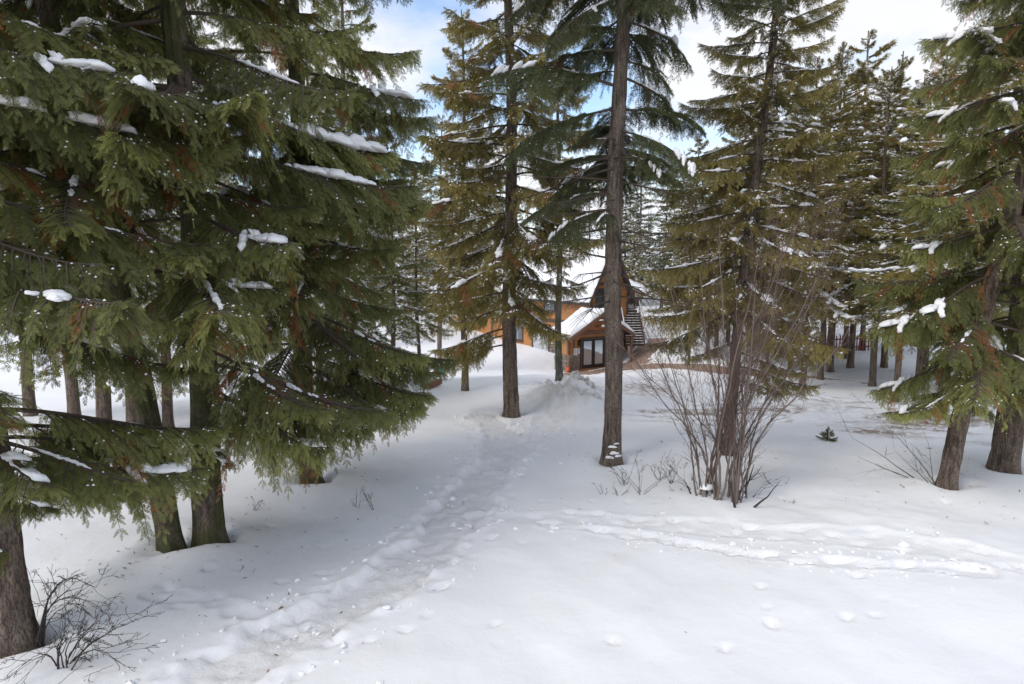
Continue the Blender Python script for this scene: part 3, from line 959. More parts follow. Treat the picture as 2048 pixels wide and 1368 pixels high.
# lapped siding boards
mb = MB(); z = .1
while z < EAVE - .05:
    mb.prism([(-.005, .05, z), (-.045, .05, z + .005), (-.02, .05, z + .195), (-.005, .05, z + .195)], (0, LEN - .1, 0))
    z += .2
z = .1
while z < RIDGE - .35:
    hw = WID / 2 if z < EAVE else WID / 2 * (RIDGE - z - .2) / (RIDGE - EAVE)
    a_, b_ = WID / 2 - hw + .05, WID / 2 + hw - .05
    mb.prism([(a_, -.005, z), (a_, -.005, z + .195), (a_, -.02, z + .195), (a_, -.045, z + .005)], (b_ - a_, 0, 0))
    z += .2
part('siding', mb, M['siding'], kind='stuff')
def trim(name, segs, mat=M['trim']):
    for lo, hi in segs:
        mb = MB(); mb.box(lo, hi); part(name, mb, mat)
trim('corner_board', [((-.07, -.07, 0), (.14, .14, EAVE)), ((WID - .14, -.07, 0), (WID + .07, .14, EAVE))])
trim('band_board', [((-.075, .15, 2.95), (-.048, LEN, 3.25)), ((.15, -.075, 2.95), (WID - .15, -.048, 3.25)), ((-.065, .15, EAVE - .3), (-.05, LEN, EAVE - .02)),
                    ((.32, -.075, 6.2), (WID - .32, -.048, 6.42))])
# main roof: two slabs with the barge boards at the gable
ov, og = .55, .5
sl = (RIDGE - EAVE) / (WID / 2)
for sgn in (-1, 1):
    xe = WID / 2 + sgn * (WID / 2 + ov); ze = EAVE - sl * ov + .12
    mb = MB()
    mb.prism([(WID / 2 + sgn * .003, -og, RIDGE + .12), (xe, -og, ze), (xe, -og, ze + .22), (WID / 2 + sgn * .003, -og, RIDGE + .34)], (0, LEN + og * 2, 0))
    part('roof', mb, M['shingle'])
    mb = MB()
    mb.prism([(WID / 2 + sgn * .004, -og - .05, RIDGE - .08), (xe, -og - .05, ze - .2), (xe, -og - .05, ze + .2), (WID / 2 + sgn * .004, -og - .05, RIDGE + .33)], (0, .048, 0))
    part('barge_board', mb, M['trim'])
def snow_slab(p00, p10, p11, p01, th, nu, nv, seed, sag=.0, wob=.25):
    """a thick quilt of snow lying on a roof plane, rounded at its edges"""
    p00, p10, p11, p01 = map(lambda a: np.array(a, float), (p00, p10, p11, p01))
    u, v = np.meshgrid(np.linspace(0, 1, nu), np.linspace(0, 1, nv))
    B = (1 - u)[..., None] * (1 - v)[..., None] * p00 + u[..., None] * (1 - v)[..., None] * p10 + u[..., None] * v[..., None] * p11 + (1 - u)[..., None] * v[..., None] * p01
    lu = np.linalg.norm(p10 - p00); lv = np.linalg.norm(p01 - p00)
    e = np.minimum(np.minimum(u, 1 - u) * lu, np.minimum(v, 1 - v) * lv)
    nrm = np.cross(p10 - p00, p01 - p00); nrm /= np.linalg.norm(nrm)
    if nrm[2] < 0: nrm = -nrm
    ww = fbm(B[..., 0] * .9 + seed, B[..., 1] * .9, B[..., 2] * .9, 3)
    h = th * (1 + wob * ww) * (.35 + .65 * np.sqrt(np.clip(e / (th * 1.1), 0, 1)))
    Tp = B + nrm * .35 * h[..., None] + np.array([0, 0, .75]) * h[..., None]
    edge = (e < 1e-6)
    Tp[edge] += (np.array([0, 0, -1]) * th * (.25 + .35 * vnoise(B[..., 0] * 2 + seed, B[..., 1] * 2, B[..., 2] * 2))[..., None])[edge]
    mb = MB()
    i = np.arange(nu * nv).reshape(nv, nu)
    qq = np.stack([i[:-1, :-1], i[:-1, 1:], i[1:, 1:], i[1:, :-1]], -1).reshape(-1, 4)
    mb.add(Tp.reshape(-1, 3), qq)
    Bl = B + nrm * .012
    mb.add(Bl.reshape(-1, 3), qq[:, ::-1])
    ring = np.r_[i[0, :], i[1:, -1], i[-1, -2::-1], i[-2:0:-1, 0]]
    n2 = nu * nv
    r2 = np.roll(ring, -1)
    mb.q.append(np.stack([ring, ring + n2, r2 + n2, r2], -1)); mb.qm.append(np.zeros(len(ring), int))
    return mb
xe = -ov; ze = EAVE - sl * ov + .34
part('roof_snow', snow_slab((xe + .03, -og + .02, ze), (xe + .03, LEN + og, ze), (WID / 2 - .02, LEN + og, RIDGE + .34), (WID / 2 - .02, -og + .02, RIDGE + .34), .34, 90, 22, 3), M['snow_roof'], smooth=True)
xe = WID + ov
part('roof_snow', snow_slab((xe - .03, -og + .02, ze), (xe - .03, LEN + og, ze), (WID / 2 + .02, LEN + og, RIDGE + .34), (WID / 2 + .02, -og + .02, RIDGE + .34), .34, 60, 22, 7), M['snow_roof'], smooth=True)

def window_x(y0, y1, z0, z1, glass='dim_glass', mull=1):
    """window in the long facade (faces -x)"""
    f = MB(); w = .13
    for lo, hi in (((-.11, y0 - w, z0 - w), (-.05, y1 + w, z0)), ((-.11, y0 - w, z1), (-.05, y1 + w, z1 + w * 1.4)), ((-.11, y0 - w, z0), (-.05, y0, z1)), ((-.11, y1, z0), (-.05, y1 + w, z1))): f.box(lo, hi)
    fo = part('window', f, M['trim'])
    for i in range(mull + 1):
        a_ = y0 + (y1 - y0) * i / (mull + 1); b_ = y0 + (y1 - y0) * (i + 1) / (mull + 1)
        p = MB(); p.box((-.075, a_ + .02, z0), (-.062, b_ - .02, z1)); part('pane', p, M[glass], fo)
        if i:
            s_ = MB(); s_.box((-.095, a_ - .02, z0), (-.055, a_ + .02, z1)); part('sash', s_, M['white'], fo)
    s_ = MB(); s_.box((-.19, y0 - w - .05, z0 - w - .06), (-.05, y1 + w + .05, z0 - w)); part('sill', s_, M['trim'], fo)
for y0 in (4.8, 9.2, 13.6, 18.0):
    window_x(y0, y0 + 1.4, 4.0, 5.0)
window_x(9.8, 11.2, 1.0, 2.2)
# narrow gable window
f = MB(); x0, x1, z0, z1, w = .55, 1.15, 4.5, 5.85, .12
for lo, hi in (((x0 - w, -.12, z0 - w), (x1 + w, -.05, z0)), ((x0 - w, -.12, z1), (x1 + w, -.05, z1 + w)), ((x0 - w, -.12, z0), (x0, -.05, z1)), ((x1, -.12, z0), (x1 + w, -.05, z1))): f.box(lo, hi)
fo = part('window', f, M['trim'])
for i in range(2):
    for j in range(2):
        p = MB(); p.box((x0 + .3 * i + .015, -.075, z0 + .675 * j + .02), (x0 + .3 * i + .285, -.062, z0 + .675 * j + .655)); part('pane', p, M['dim_glass'], fo)
p = MB(); p.box((x0 + .285, -.09, z0), (x0 + .315, -.055, z1)); p.box((x0, -.088, z0 + .655), (x1, -.054, z0 + .695)); part('muntin', p, M['frame'], fo)
p = MB(); p.box((x0 - w, -.2, z0 - w - .05), (x1 + w, -.05, z0 - w)); part('sill', p, M['trim'], fo)
# white garage door with dark surround on the long facade
d_ = MB(); d_.box((-.10, 5.6, .1), (-.06, 7.9, 2.2))
M['grey_white'] = plain_mat('grey_white_paint', (.50, .51, .53), .5, var=.08)
gd = part('garage_door', d_, M['grey_white'])
for k in range(4):
    p = MB(); p.box((-.115, 5.65, .14 + k * .52), (-.095, 7.85, .60 + k * .52)); part('panel', p, M['grey_white'], gd)
trim('door_casing', [((-.13, 5.35, .05), (-.055, 5.595, 2.45)), ((-.13, 7.905, .05), (-.055, 8.15, 2.45)), ((-.135, 5.35, 2.455), (-.055, 8.15, 2.75))])
def stones(name, org, du, dn, w, h, seed):
    """ledge stone facing, each stone proud by its own amount"""
    r = R(seed); mb = MB()
    org, du, dn = map(lambda a: np.array(a, float), (org, du, dn))
    z = 0
    while z < h - .02:
        hh = min(r.uniform(.07, .15), h - z); u = 0
        while u < w - .02:
            ww = min(r.uniform(.16, .5), w - u); de = r.uniform(.05, .12)
            a_ = org + du * (u + .008) + np.array([0, 0, z + .008]); b_ = du * (ww - .016)
            tl = np.array([0, 0, hh - .016])
            bx = [a_, a_ + b_, a_ + b_ + tl, a_ + tl]
            c_ = r.choice([0, 1, 2, 3], p=[.35, .3, .2, .15]); base_ = np.array([(.30, .25, .20), (.22, .19, .17), (.38, .33, .28), (.26, .18, .13)][c_]) * r.uniform(.8, 1.2)
            ins = du * .012
            v = bx + [bx[0] + dn * de + ins, bx[1] + dn * de - ins, bx[2] + dn * de - ins, bx[3] + dn * de + ins]
            mb.add(v, [(4, 5, 6, 7), (0, 1, 5, 4), (1, 2, 6, 5), (2, 3, 7, 6), (3, 0, 4, 7)], c=base_)
            u += ww
        z += hh
    return part(name, mb, M['stone'], kind='stuff')
stones('stone_veneer', (-.05, 5.3, 0), (0, -1, 0), (-1, 0, 0), 4.6, 1.15, 1)
trim('stone_cap', [((-.24, .55, 1.15), (-.05, 5.3, 1.22))], M['white'])
# porch: gabled entry in front of the end wall
PX0, PX1, PY0, PY1 = -2.05 * .85 - 3.2 * .53, 1.9, -1.65, 0.0
PX0 = -3.45
PW = 5.3; PX1 = PX0 + PW
pe, pr = 2.5, 4.1
xm = PX0 + 2.87
mb = MB()
mb.prism([(PX0, PY0, -.4), (PX1, PY0, -.4), (PX1, PY0, pe), (xm, PY0, pr - .12), (PX0, PY0, pe)], (0, 1.6, 0))
part('porch_wall', mb, M['siding'])
mb = MB(); k = 0
x = PX0 + .1
while x < PX1 - .1:                                   # upright boards in the porch gable
    zt = pr - .2 - abs(x + .07 - xm) / 2.87 * (pr - pe)
    if zt > 2.92: mb.box((x, PY0 - .04, 2.88), (x + .135, PY0 - .006, zt))
    x += .145
part('gable_boards', mb, M['siding2'], kind='stuff')
mb = MB(); z = 1.15
while z < 2.4:
    for a_, b_ in ((PX0 + .05, PX0 + 1.08), (PX0 + 3.62, PX1 - .05)):
        mb.prism([(a_, PY0 - .004, z), (a_, PY0 - .004, z + .195), (a_, PY0 - .018, z + .195), (a_, PY0 - .04, z + .005)], (b_ - a_, 0, 0))
    z += .2
part('siding', mb, M['siding'], kind='stuff')
trim('band_board', [((PX0 - .25, PY0 - .12, 2.55), (PX1 + .25, PY0 - .045, 2.85))], M['timber'])
trim('corner_board', [((PX0 - .05, PY0 - .08, 1.2), (PX0 + .18, PY0 + .1, 2.54)), ((PX1 - .18, PY0 - .08, 1.2), (PX1 + .05, PY0 + .1, 2.54)),
                      ((PX0 + .42, PY0 - .09, 1.2), (PX0 + .60, PY0 - .045, 2.54))], M['timber'])
stones('stone_veneer', (PX0 + .45, PY0, -.1), (1, 0, 0), (0, -1, 0), .62, 1.25, 2)
stones('stone_veneer', (PX0 + .02, PY0 + .02, -.1), (1, 0, 0), (0, -1, 0), .40, 1.25, 4)
stones('stone_veneer', (PX0 + 3.64, PY0, -.1), (1, 0, 0), (0, -1, 0), 1.6, 1.25, 3)
stones('stone_veneer', (PX0, PY0 + 1.6, -.1), (0, -1, 0), (-1, 0, 0), 1.55, 1.25, 5)
# French doors
dx0, dx1, dz1 = PX0 + 1.12, PX0 + 3.55, 2.36
f = MB()
for lo, hi in (((dx0, PY0 - .12, 0), (dx0 + .14, PY0 - .01, dz1)), ((dx1 - .14, PY0 - .12, 0), (dx1, PY0 - .01, dz1)), ((dx0 + .14, PY0 - .12, dz1 - .12), (dx1 - .14, PY0 - .01, dz1))): f.box(lo, hi)
part('door_frame', f, M['trim'])
xc = (dx0 + dx1) / 2
for i, (a_, b_) in enumerate(((dx0 + .145, xc - .004), (xc + .004, dx1 - .145))):
    f = MB()
    f.box((a_, PY0 - .10, .03), (a_ + .14, PY0 - .03, dz1 - .125)); f.box((b_ - .14, PY0 - .10, .03), (b_, PY0 - .03, dz1 - .125))
    f.box((a_ + .14, PY0 - .10, .03), (b_ - .14, PY0 - .03, .30)); f.box((a_ + .14, PY0 - .10, dz1 - .27), (b_ - .14, PY0 - .03, dz1 - .125))
    dr = part('door', f, M['frame'])
    p = MB(); p.box((a_ + .141, PY0 - .07, .301), (b_ - .141, PY0 - .055, dz1 - .271)); part('pane', p, M['glass'], dr)
    hx = b_ - .07 if i == 0 else a_ + .07
    p = MB(); p.tube([(hx, PY0 - .10, .95), (hx, PY0 - .16, .97), (hx, PY0 - .16, 1.2), (hx, PY0 - .10, 1.22)], .014, 6); part('handle', p, M['metal'], dr)
# porch roof
PO = .62
for sgn, seed in ((-1, 11), (1, 12)):
    hw = 3.2
    xe = xm + sgn * hw; sl2 = (pr - pe) / 2.87; ze = pr - sl2 * hw
    mb = MB()
    mb.prism([(xm + sgn * .003, PY0 - PO, pr), (xe, PY0 - PO, ze), (xe, PY0 - PO, ze + .16), (xm + sgn * .003, PY0 - PO, pr + .16)], (0, 2.75, 0))
    part('porch_roof', mb, M['shingle'])
    mb = MB()
    mb.prism([(xm + sgn * .004, PY0 - PO - .06, pr - .16), (xe, PY0 - PO - .06, ze - .14), (xe, PY0 - PO - .06, ze + .15), (xm + sgn * .004, PY0 - PO - .06, pr + .15)], (0, .058, 0))
    part('barge_board', mb, M['timber'])
    part('porch_snow', snow_slab((xe - sgn * .04, PY0 - PO + .03, ze + .16), (xe - sgn * .04, PY0 + 2.1, ze + .16), (xm - sgn * .10, PY0 + 2.1, pr + .13), (xm - sgn * .10, PY0 - PO + .03, pr + .13), .46, 34, 24, seed, wob=.3), M['snow_roof'], smooth=True)
# decorative truss under the porch gable
mb = MB(); mb.beam((xm - .55, PY0 - PO - .02, pr - .52), (xm + .55, PY0 - PO - .02, pr - .52), .12, .14); part('collar_tie', mb, M['timber'])
mb = MB(); mb.beam((xm, PY0 - PO - .02, pr - .47), (xm, PY0 - PO - .02, pr - .14), .12, .12, up=(0, 1, 0)); part('king_post', mb, M['timber'])
sn = MB(); rr = R(33)
blob(sn, (xm - .25, PY0 - PO - .02, pr - .44), .28, .09, .10, rr)
part('snow_cap', sn, M['snow'], smooth=True); sn = MB()
blob(sn, (xm - .1, PY0 - PO - .04, pr - .9), .16, .09, .1, rr)
mb = MB(); mb.box((xm - .24, PY0 - .13, pr - 1.02), (xm + .04, PY0 - .045, pr - .92)); part('flood_light', mb, M['timber'])
part('snow_cap', sn, M['snow'], smooth=True)
# porch post at the right eave, and the wall lamp
for px_, py_ in ((xm + 2.95, PY0 - PO + .15), (xm + 2.95, PY0 + 1.5)):
    mb = MB(); mb.box((px_ - .08, py_ - .08, -.3), (px_ + .08, py_ + .08, 2.3)); po = part('porch_post', mb, M['timber'])
    mb = MB(); mb.beam((px_ - .04, py_ + .001, 1.75), (px_ - .5, py_ + .001, 2.28), .09, .09); part('brace', mb, M['timber'], po)
mb = MB(); lx = PX0 + .95
mb.box((lx - .07, PY0 - .055, 1.75), (lx + .07, PY0 - .04, 2.2)); mb.box((lx - .09, PY0 - .2, 1.8), (lx + .09, PY0 - .06, 2.12)); mb.prism([(lx - .12, PY0 - .24, 2.121), (lx + .12, PY0 - .24, 2.121), (lx, PY0 - .13, 2.24)], (0, .18, 0))
part('wall_lamp', mb, M['metal'])
# notices beside the doors: things hung on the wall
def lodge_thing(name, x, y, z, label, cat):
    c_, s_ = math.cos(rad(32)), math.sin(rad(32))
    return empty(name, (corner[0] + x * c_ - y * s_, corner[1] + x * s_ + y * c_, GZ0 + z), label, cat, rz=rad(32))
n_ = lodge_thing('notice', PX0 + .62, PY0 - .105, 1.12, 'white paper notice on the porch wall left of the glass doors', 'notice')
mb = MB(); mb.box((-.16, -.015, 0), (.16, 0, .5)); link('sheet', mb.mesh('sheet', M['paper']), n_)
mb = MB(); rr = R(8)
for k in range(9): mb.box((-.12, -.019, .42 - k * .045), (-.12 + rr.uniform(.14, .24), -.016, .435 - k * .045))
link('print', mb.mesh('print', M['print']), n_)
n_ = lodge_thing('door_sign', PX0 + .93, PY0 - .09, 1.15, 'small black and white sign under the wall lamp by the porch doors', 'sign')
mb = MB(); mb.box((-.13, -.015, 0), (.13, 0, .5)); link('board', mb.mesh('board', M['print']), n_)
for k in range(3):
    for j in range(2):
        mb = MB(); mb.box((-.10 + j * .11, -.02, .05 + k * .15), (-.01 + j * .11, -.0155, .16 + k * .15)); link('symbol', mb.mesh('symbol', M['paper']), n_)
# orange bucket at the porch corner
n_ = lodge_thing('bucket', PX0 - .18, PY0 - .25, -.03, 'orange plastic bucket by the stone corner of the porch', 'bucket')
mb = MB(); mb.tube([(0, 0, 0), (0, 0, .34)], [.13, .17], 14); link('body', mb.mesh('body', M['orange'], True), n_)
mb = MB(); mb.tube([(0.17 * math.cos(a_), .17 * math.sin(a_), .345) for a_ in np.linspace(0, 2 * PI, 17)], .012, 5); link('rim', mb.mesh('rim', M['orange'], True), n_)
# deck landing, railing and stair, on the far side of the gable
lc = at(1256, 622, 52.5)
c_, s_ = math.cos(rad(32)), math.sin(rad(32))
def to_local(p):
    dx, dy = p[0] - corner[0], p[1] - corner[1]
    return np.array([dx * c_ + dy * s_, -dx * s_ + dy * c_, p[2] - GZ0])
p1 = to_local(at(1236, 621, 50.6)); p2 = to_local(at(1273, 619, 51.6))
dkz = p1[2]
mb = MB(); mb.prism([(WID + .05, p1[1], dkz - .22), (p2[0], p2[1] - .1, dkz - .22), (p2[0] + .2, p2[1] + 2.4, dkz - .22), (WID + .05, p1[1] + 2.4, dkz - .22)], (0, 0, .2))
part('deck', mb, M['trim'])
sn = snow_slab((WID + .07, p1[1], dkz - .015), (p2[0], p2[1] - .1, dkz - .015), (p2[0] + .2, p2[1] + 2.4, dkz - .015), (WID + .07, p1[1] + 2.4, dkz - .015), .14, 16, 12, 4)
part('deck_snow', sn, M['snow_roof'], smooth=True)
ra, rb = np.array([WID + .1, p1[1] - .02, dkz]), np.array([p2[0] - .02, p2[1] - .12, dkz])
mb = MB()
mb.beam(ra + (0, 0, 1.0), rb + (0, 0, 1.0), .07, .06); mb.beam(ra + (0, 0, .12), rb + (0, 0, .12), .05, .05)
for k in range(15):
    p = ra + (rb - ra) * k / 14
    mb.beam(p + (0, 0, .10), p + (0, 0, 1.0), .03, .03, up=(0, 1, 0))
part('railing', mb, M['metal'])
sn = MB(); sn.tube([ra + (0, 0, 1.06) + (rb - ra) * k / 12 for k in range(13)], [.035, .05, .06, .05, .06, .045, .055, .05, .06, .05, .055, .05, .03], 7); part('rail_snow', sn, M['snow'], smooth=True)
for p in (rb + (-.15, .3, 0), rb + (-.1, 2.0, 0), ra + (1.2, .3, 0)):
    mb = MB(); mb.box((p[0] - .09, p[1] - .09, -1.2), (p[0] + .09, p[1] + .09, dkz - .225)); part('deck_post', mb, M['trim'])
# stair: falls from the landing towards the camera
top = to_local(at(1259, 624, 51.2)); bot = to_local(at(1270, 690, 49.2))
run = bot - top; hd = run * np.array([1, 1, 0]); hd /= np.linalg.norm(hd); sdv = np.array([-hd[1], hd[0], 0])
if sdv[0] < 0: sdv = -sdv
mb = MB(); wst = .78
for e in (-1, 1):
    mb.beam(top + sdv * e * wst + (0, 0, -.12), bot + sdv * e * wst + (0, 0, -.05), .07, .30)
st = part('staircase', mb, M['trim'])
for k in range(13):
    f_ = (k + .5) / 13
    p = top + run * f_
    mb = MB(); mb.beam(p - sdv * (wst - .04), p + sdv * (wst - .04), .24, .05); part('tread', mb, M['trim'], st)
    mb = MB(); mb.beam(p - sdv * (wst - .05) + hd * (-.13) + (0, 0, -.11), p + sdv * (wst - .05) + hd * (-.13) + (0, 0, -.11), .03, .19); part('dark_filler', mb, M['trim'], st)  # added dark board standing in for the darkness behind the open treads
    sn = MB()
    for j in range(4): blob(sn, p + sdv * (-.55 + j * .37) + (0, 0, .025), .24, .10, .035, R(60 + k * 4 + j), sdv, 8, 5)
    part('tread_snow', sn, M['snow'], st, True)
for e in (-1, 1):
    mb = MB()
    a_, b_ = top + sdv * e * wst, bot + sdv * e * wst
    mb.beam(a_ + (0, 0, .95), b_ + (0, 0, .95), .06, .06)
    for k in range(9):
        p = a_ + (b_ - a_) * k / 8
        mb.beam(p, p + (0, 0, .93), .03, .03, up=(0, 1, 0))
    part('handrail', mb, M['metal'], st)
    sn = MB(); sn.tube([a_ + (0, 0, 1.0) + (b_ - a_) * k / 8 for k in range(9)], [.02, .05, .045, .055, .04, .05, .055, .04, .02], 6); part('rail_snow', sn, M['snow'], st, True)
# low side roof beyond the landing
q0 = to_local(at(1250, 572, 56)); q1 = to_local(at(1293, 590, 54.5)); q2 = to_local(at(1293, 582, 58)); q3 = to_local(at(1250, 560, 59))
mb = MB(); mb.prism([q0, q1, q2, q3], (0, 0, -.18)); part('side_roof', mb, M['trim'])
part('side_roof_snow', snow_slab(q0, q1, q2, q3, .36, 20, 16, 9), M['snow_roof'], smooth=True)

# picket fence far right
f0, f1 = on_ground(1600, 706), on_ground(1745, 701)
fz = empty('picket_fence', f0, 'faded red picket fence standing in snow among the trees at the far right', 'fence')
dv = (f1 - f0); ln = np.hypot(dv[0], dv[1]); rr = R(14)
pk = MB(); pk.prism([(-.045, 0, 0), (.045, 0, 0), (.045, 0, 1.0), (0, 0, 1.1), (-.045, 0, 1.0)], (0, .025, 0)); pkm = pk.mesh('picket', M['red'])
n = int(ln / .19)
for k in range(n):
    p = dv * (k + .5) / n
    z = ground_xy(f0[0] + p[0], f0[1] + p[1]) - f0[2]
    o = link('picket', pkm, fz, (p[0], p[1], z + rr.normal(0, .02)), (rr.normal(0, .03), rr.normal(0, .03), math.atan2(dv[1], dv[0])))
for zz in (.3, .85):
    mb = MB(); mb.beam(np.array([0, .05, zz]), dv + np.array([0, .05, zz]), .04, .09); link('rail', mb.mesh('rail', M['red']), fz)

# teal slide and timber edging far left of the lodge
b0 = on_ground(889, 748)
sl_ = empty('slide', b0, 'teal plastic slide half hidden behind cedar branches left of the lodge', 'slide')
top_ = at(862, 717, b0[1] + .9) - b0
for e in (-.26, .26):
    mb = MB(); mb.beam(np.array([e, 0, .12]), top_ + np.array([e, 0, 0]), .04, .2); link('side_rail', mb.mesh('side_rail', M['teal']), sl_)
mb = MB(); mb.beam(np.array([0, 0, .08]), top_ + np.array([0, 0, -.06]), .5, .03); link('chute', mb.mesh('chute', M['teal']), sl_)
for e in (-.24, .24):
    mb = MB(); mb.beam(top_ + np.array([e, .1, -.05]), np.array([top_[0] + e, top_[1] + .1, -.3]), .06, .06, up=(0, 1, 0)); link('leg', mb.mesh('leg', M['metal']), sl_)
e0, e1 = on_ground(853, 778), on_ground(880, 770)
mb = MB(); mb.beam(np.array([0, 0, .1]), e1 - e0 + np.array([0, 0, .16]), .2, .22)
o = link('timber_edging', mb.mesh('timber_edging', M['edging']), None, e0); tag(o, 'reddish timber edging lying in the snow left of the lodge', 'timber')

# ------------------------------------------------------------------ near trees
gcl = 'tall cedars grouped at the left'
PI2 = 2 * PI
def clen(pts):
    zz = [p[0] for p in pts]; ll = [p[1] for p in pts]
    return lambda z: float(np.interp(z, zz, ll))
t1r, t1c = near_tree('cedar_tree', TB[0], 'thick cedar at the lower left corner leaning over two bare bushes', 'tree', 17, .40, (-.10, .02), M['bark'], 'cedar', 11,
          3.5, 12, 58, clen([(1.2, 2.0), (3, 2.3), (6, 2.4), (12, 1.6)]), gcl, .9, extra=[(2.5, 38, 2.3), (2.0, 28, 2.0), (2.2, -5, 1.7), (2.3, 75, 2.2), (2.6, -80, 1.5), (2.9, -50, 1.7), (2.4, -110, 1.2), (3.2, -70, 1.8), (2.2, -30, 1.3), (2.0, -95, .9), (1.9, 15, 1.5), (2.2, 50, 1.9), (1.6, 60, 1.5), (1.75, -20, .9), (1.4, 120, 1.4), (1.2, -60, .7)])
near_tree('cedar_tree', TB[1], 'slender mossy cedar trunk leaning left beside the straighter thick one', 'tree', 17, .285, (-.15, .0), M['bark_moss'], 'cedar', 12,
          3.9, 12, 52, clen([(1.5, 1.7), (3, 2.4), (6, 2.6), (12, 1.6)]), gcl, .9)
t3r, t3c = near_tree('cedar_tree', TB[2], 'straight thick cedar with moss on its trunk, right one of the close pair at left', 'tree', 18, .37, (-.012, .01), M['bark_moss'], 'cedar', 13,
          3.8, 13, 56, clen([(1.5, 1.5), (3, 2.7), (6, 2.8), (13, 1.6)]), gcl, .9, extra=[(1.9, -12, 1.9), (2.1, 12, 2.3), (2.6, -5, 2.7), (2.8, -30, 2.5), (1.5, -50, .9), (1.5, -120, .8), (2.3, -35, 2.2), (1.0, -80, .6)])
near_tree('cedar_tree', TB[3], 'cedar with drooping green sprays over the snow, nearest left of the trodden trail', 'tree', 18, .34, (-.008, .0), M['bark_moss'], 'cedar', 14,
          2.3, 14, 72, clen([(1.4, 2.1), (3, 2.6), (6, 2.4), (14, 1.4)]), gcl, .95, extra=[(1.9, 5, 2.2), (2.0, -30, 2.1), (1.7, -75, 1.2), (1.9, 40, 2.1), (1.6, -50, 1.0), (2.4, -15, 2.6), (2.6, 15, 2.6), (3.0, 0, 2.8), (2.3, -45, 2.4), (2.8, 28, 2.6), (3.2, -25, 2.7), (2.1, 20, 2.3)])
def loaded_bough(root, cen, z, az, sc_, seed, runs):
    r_ = R(seed); Ln, me, ms = LIB['cedar'][0]
    o = link('bough', me, root, cen(z), (0, rad(-4), rad(az)), sc_)
    for (ta, tb, rr_) in runs:
        cl = MB(); t = ta
        while t < tb:
            r1 = rr_ * r_.uniform(.7, 1.3) * (.6 + .8 * math.sin(PI * (t - ta) / (tb - ta)))
            zz = Ln * (.02 * t - .62 * t ** 2 + .44 * t ** 3)
            blob(cl, (Ln * t, r_.normal(0, .05), zz + .3 * r1), r1 * 1.6, r1 * 1.3, r1 * .85, r_, (1, 0, -.25))
            t += r1 * .9 / Ln
        link('snow_clump', cl.mesh('snow_clump', M['snow'], True), o)
loaded_bough(t3r, t3c, 6.15, 38, 1.0, 5, [(.30, .50, .05), (.50, .92, .105)])
loaded_bough(t3r, t3c, 5.5, 20, 1.0, 6, [(.4, .8, .06)])
loaded_bough(t1r, t1c, 5.6, 20, .9, 7, [(.25, .4, .07), (.5, .66, .09)])
loaded_bough(t1r, t1c, 3.9, -25, .85, 8, [(.6, .74, .05)])
near_tree('cedar_tree', TB[4], 'cedar with bare brown foot beside the trail in front of the lodge', 'tree', 19, .42, (-.006, .0), M['bark'], 'olive', 15,
          3.2, 17, 118, clen([(1.8, 2.4), (4, 2.9), (9, 2.7), (17, .9)]), None, .95, tilt0=-10, tilt1=30, az_skip=lambda z, a, l: z < 4.9 and math.cos(a) > .35 and int(z * 37) % 2 > 0, extra=[(2.7, -160, 2.4), (2.2, 170, 2.3), (2.5, 200, 2.0), (3.0, -15, 1.5), (4.4, -100, 1.2), (3.8, -80, 1.0), (5.2, -95, 1.3)])
near_tree('cedar_tree', TB[6], 'slim cedar rising behind the bare many stemmed shrub', 'tree', 12.6, .22, (.07, .02), M['bark'], 'olive', 16,
          2.9, 12.4, 132, clen([(1.2, 1.5), (3, 1.9), (6, 1.7), (8.5, 1.25), (12.4, .4)]), None, .95, tilt0=-6, tilt1=35, extra=[(1.9, -10, 1.6), (1.6, 20, 1.5), (2.4, 190, 1.2), (2.6, 0, 1.9), (2.2, -40, 1.3)])
near_tree('cedar_tree', TB[7], 'leaning cedar with heavy snow clumps at the right, bare lower trunk', 'tree', 15, .27, (.17, .02), M['bark'], 'cedar', 17,
          2.2, 12, 72, clen([(1.4, 1.7), (3, 2.2), (6, 2.1), (12, 1.1)]), None, 1.0, extra=[(1.6, 170, 1.3), (1.8, 200, 1.6), (1.5, 30, 1.2)])
near_tree('cedar_tree', TB[8], 'dark thick trunked cedar with flared foot at the right edge', 'tree', 18, .42, (.02, .02), M['bark'], 'cedar', 18,
          1.9, 14, 70, clen([(1.2, 2.0), (4, 2.6), (14, 1.3)]), None, .95)
# the tall fir with bare dead branches below its crown
firr, fcen = near_tree('fir_tree', TB[5], 'tall straight fir with bare lower trunk in front of the lodge', 'tree', 19, .35, (.005, .0), M['bark_fir'], 'fir', 19,
          5.9, 17, 86, (lambda z: float(np.interp(z, [6, 7, 8.3, 11, 17], [1.3, 2.0, 2.6, 2.7, .8])) * R(int(z * 997)).choice([.5, .75, 1.0, 1.0, 1.15])), None, .95, tilt0=-4, tilt1=22, furrow=.8, tsd=13, az_skip=lambda z, a, l: z < 8.5 and abs(a - 4.71) < .65)
rr = R(77)
for k in range(9):                                      # a few green boughs below the crown
    z = rr.uniform(5.0, 6.5); az = [PI, PI * .93, PI * 1.1, .2, -.25, .5, PI * .85, 1.9, 4.2][k]
    Ln, me, ms = LIB['fir'][rr.integers(0, 3)]
    o = link('bough', me, firr, fcen(z), (0, rad(rr.uniform(-4, 16)), az), rr.uniform(.45, .85))
    for c1 in ms: link('snow_clump', c1, o)
dead = []
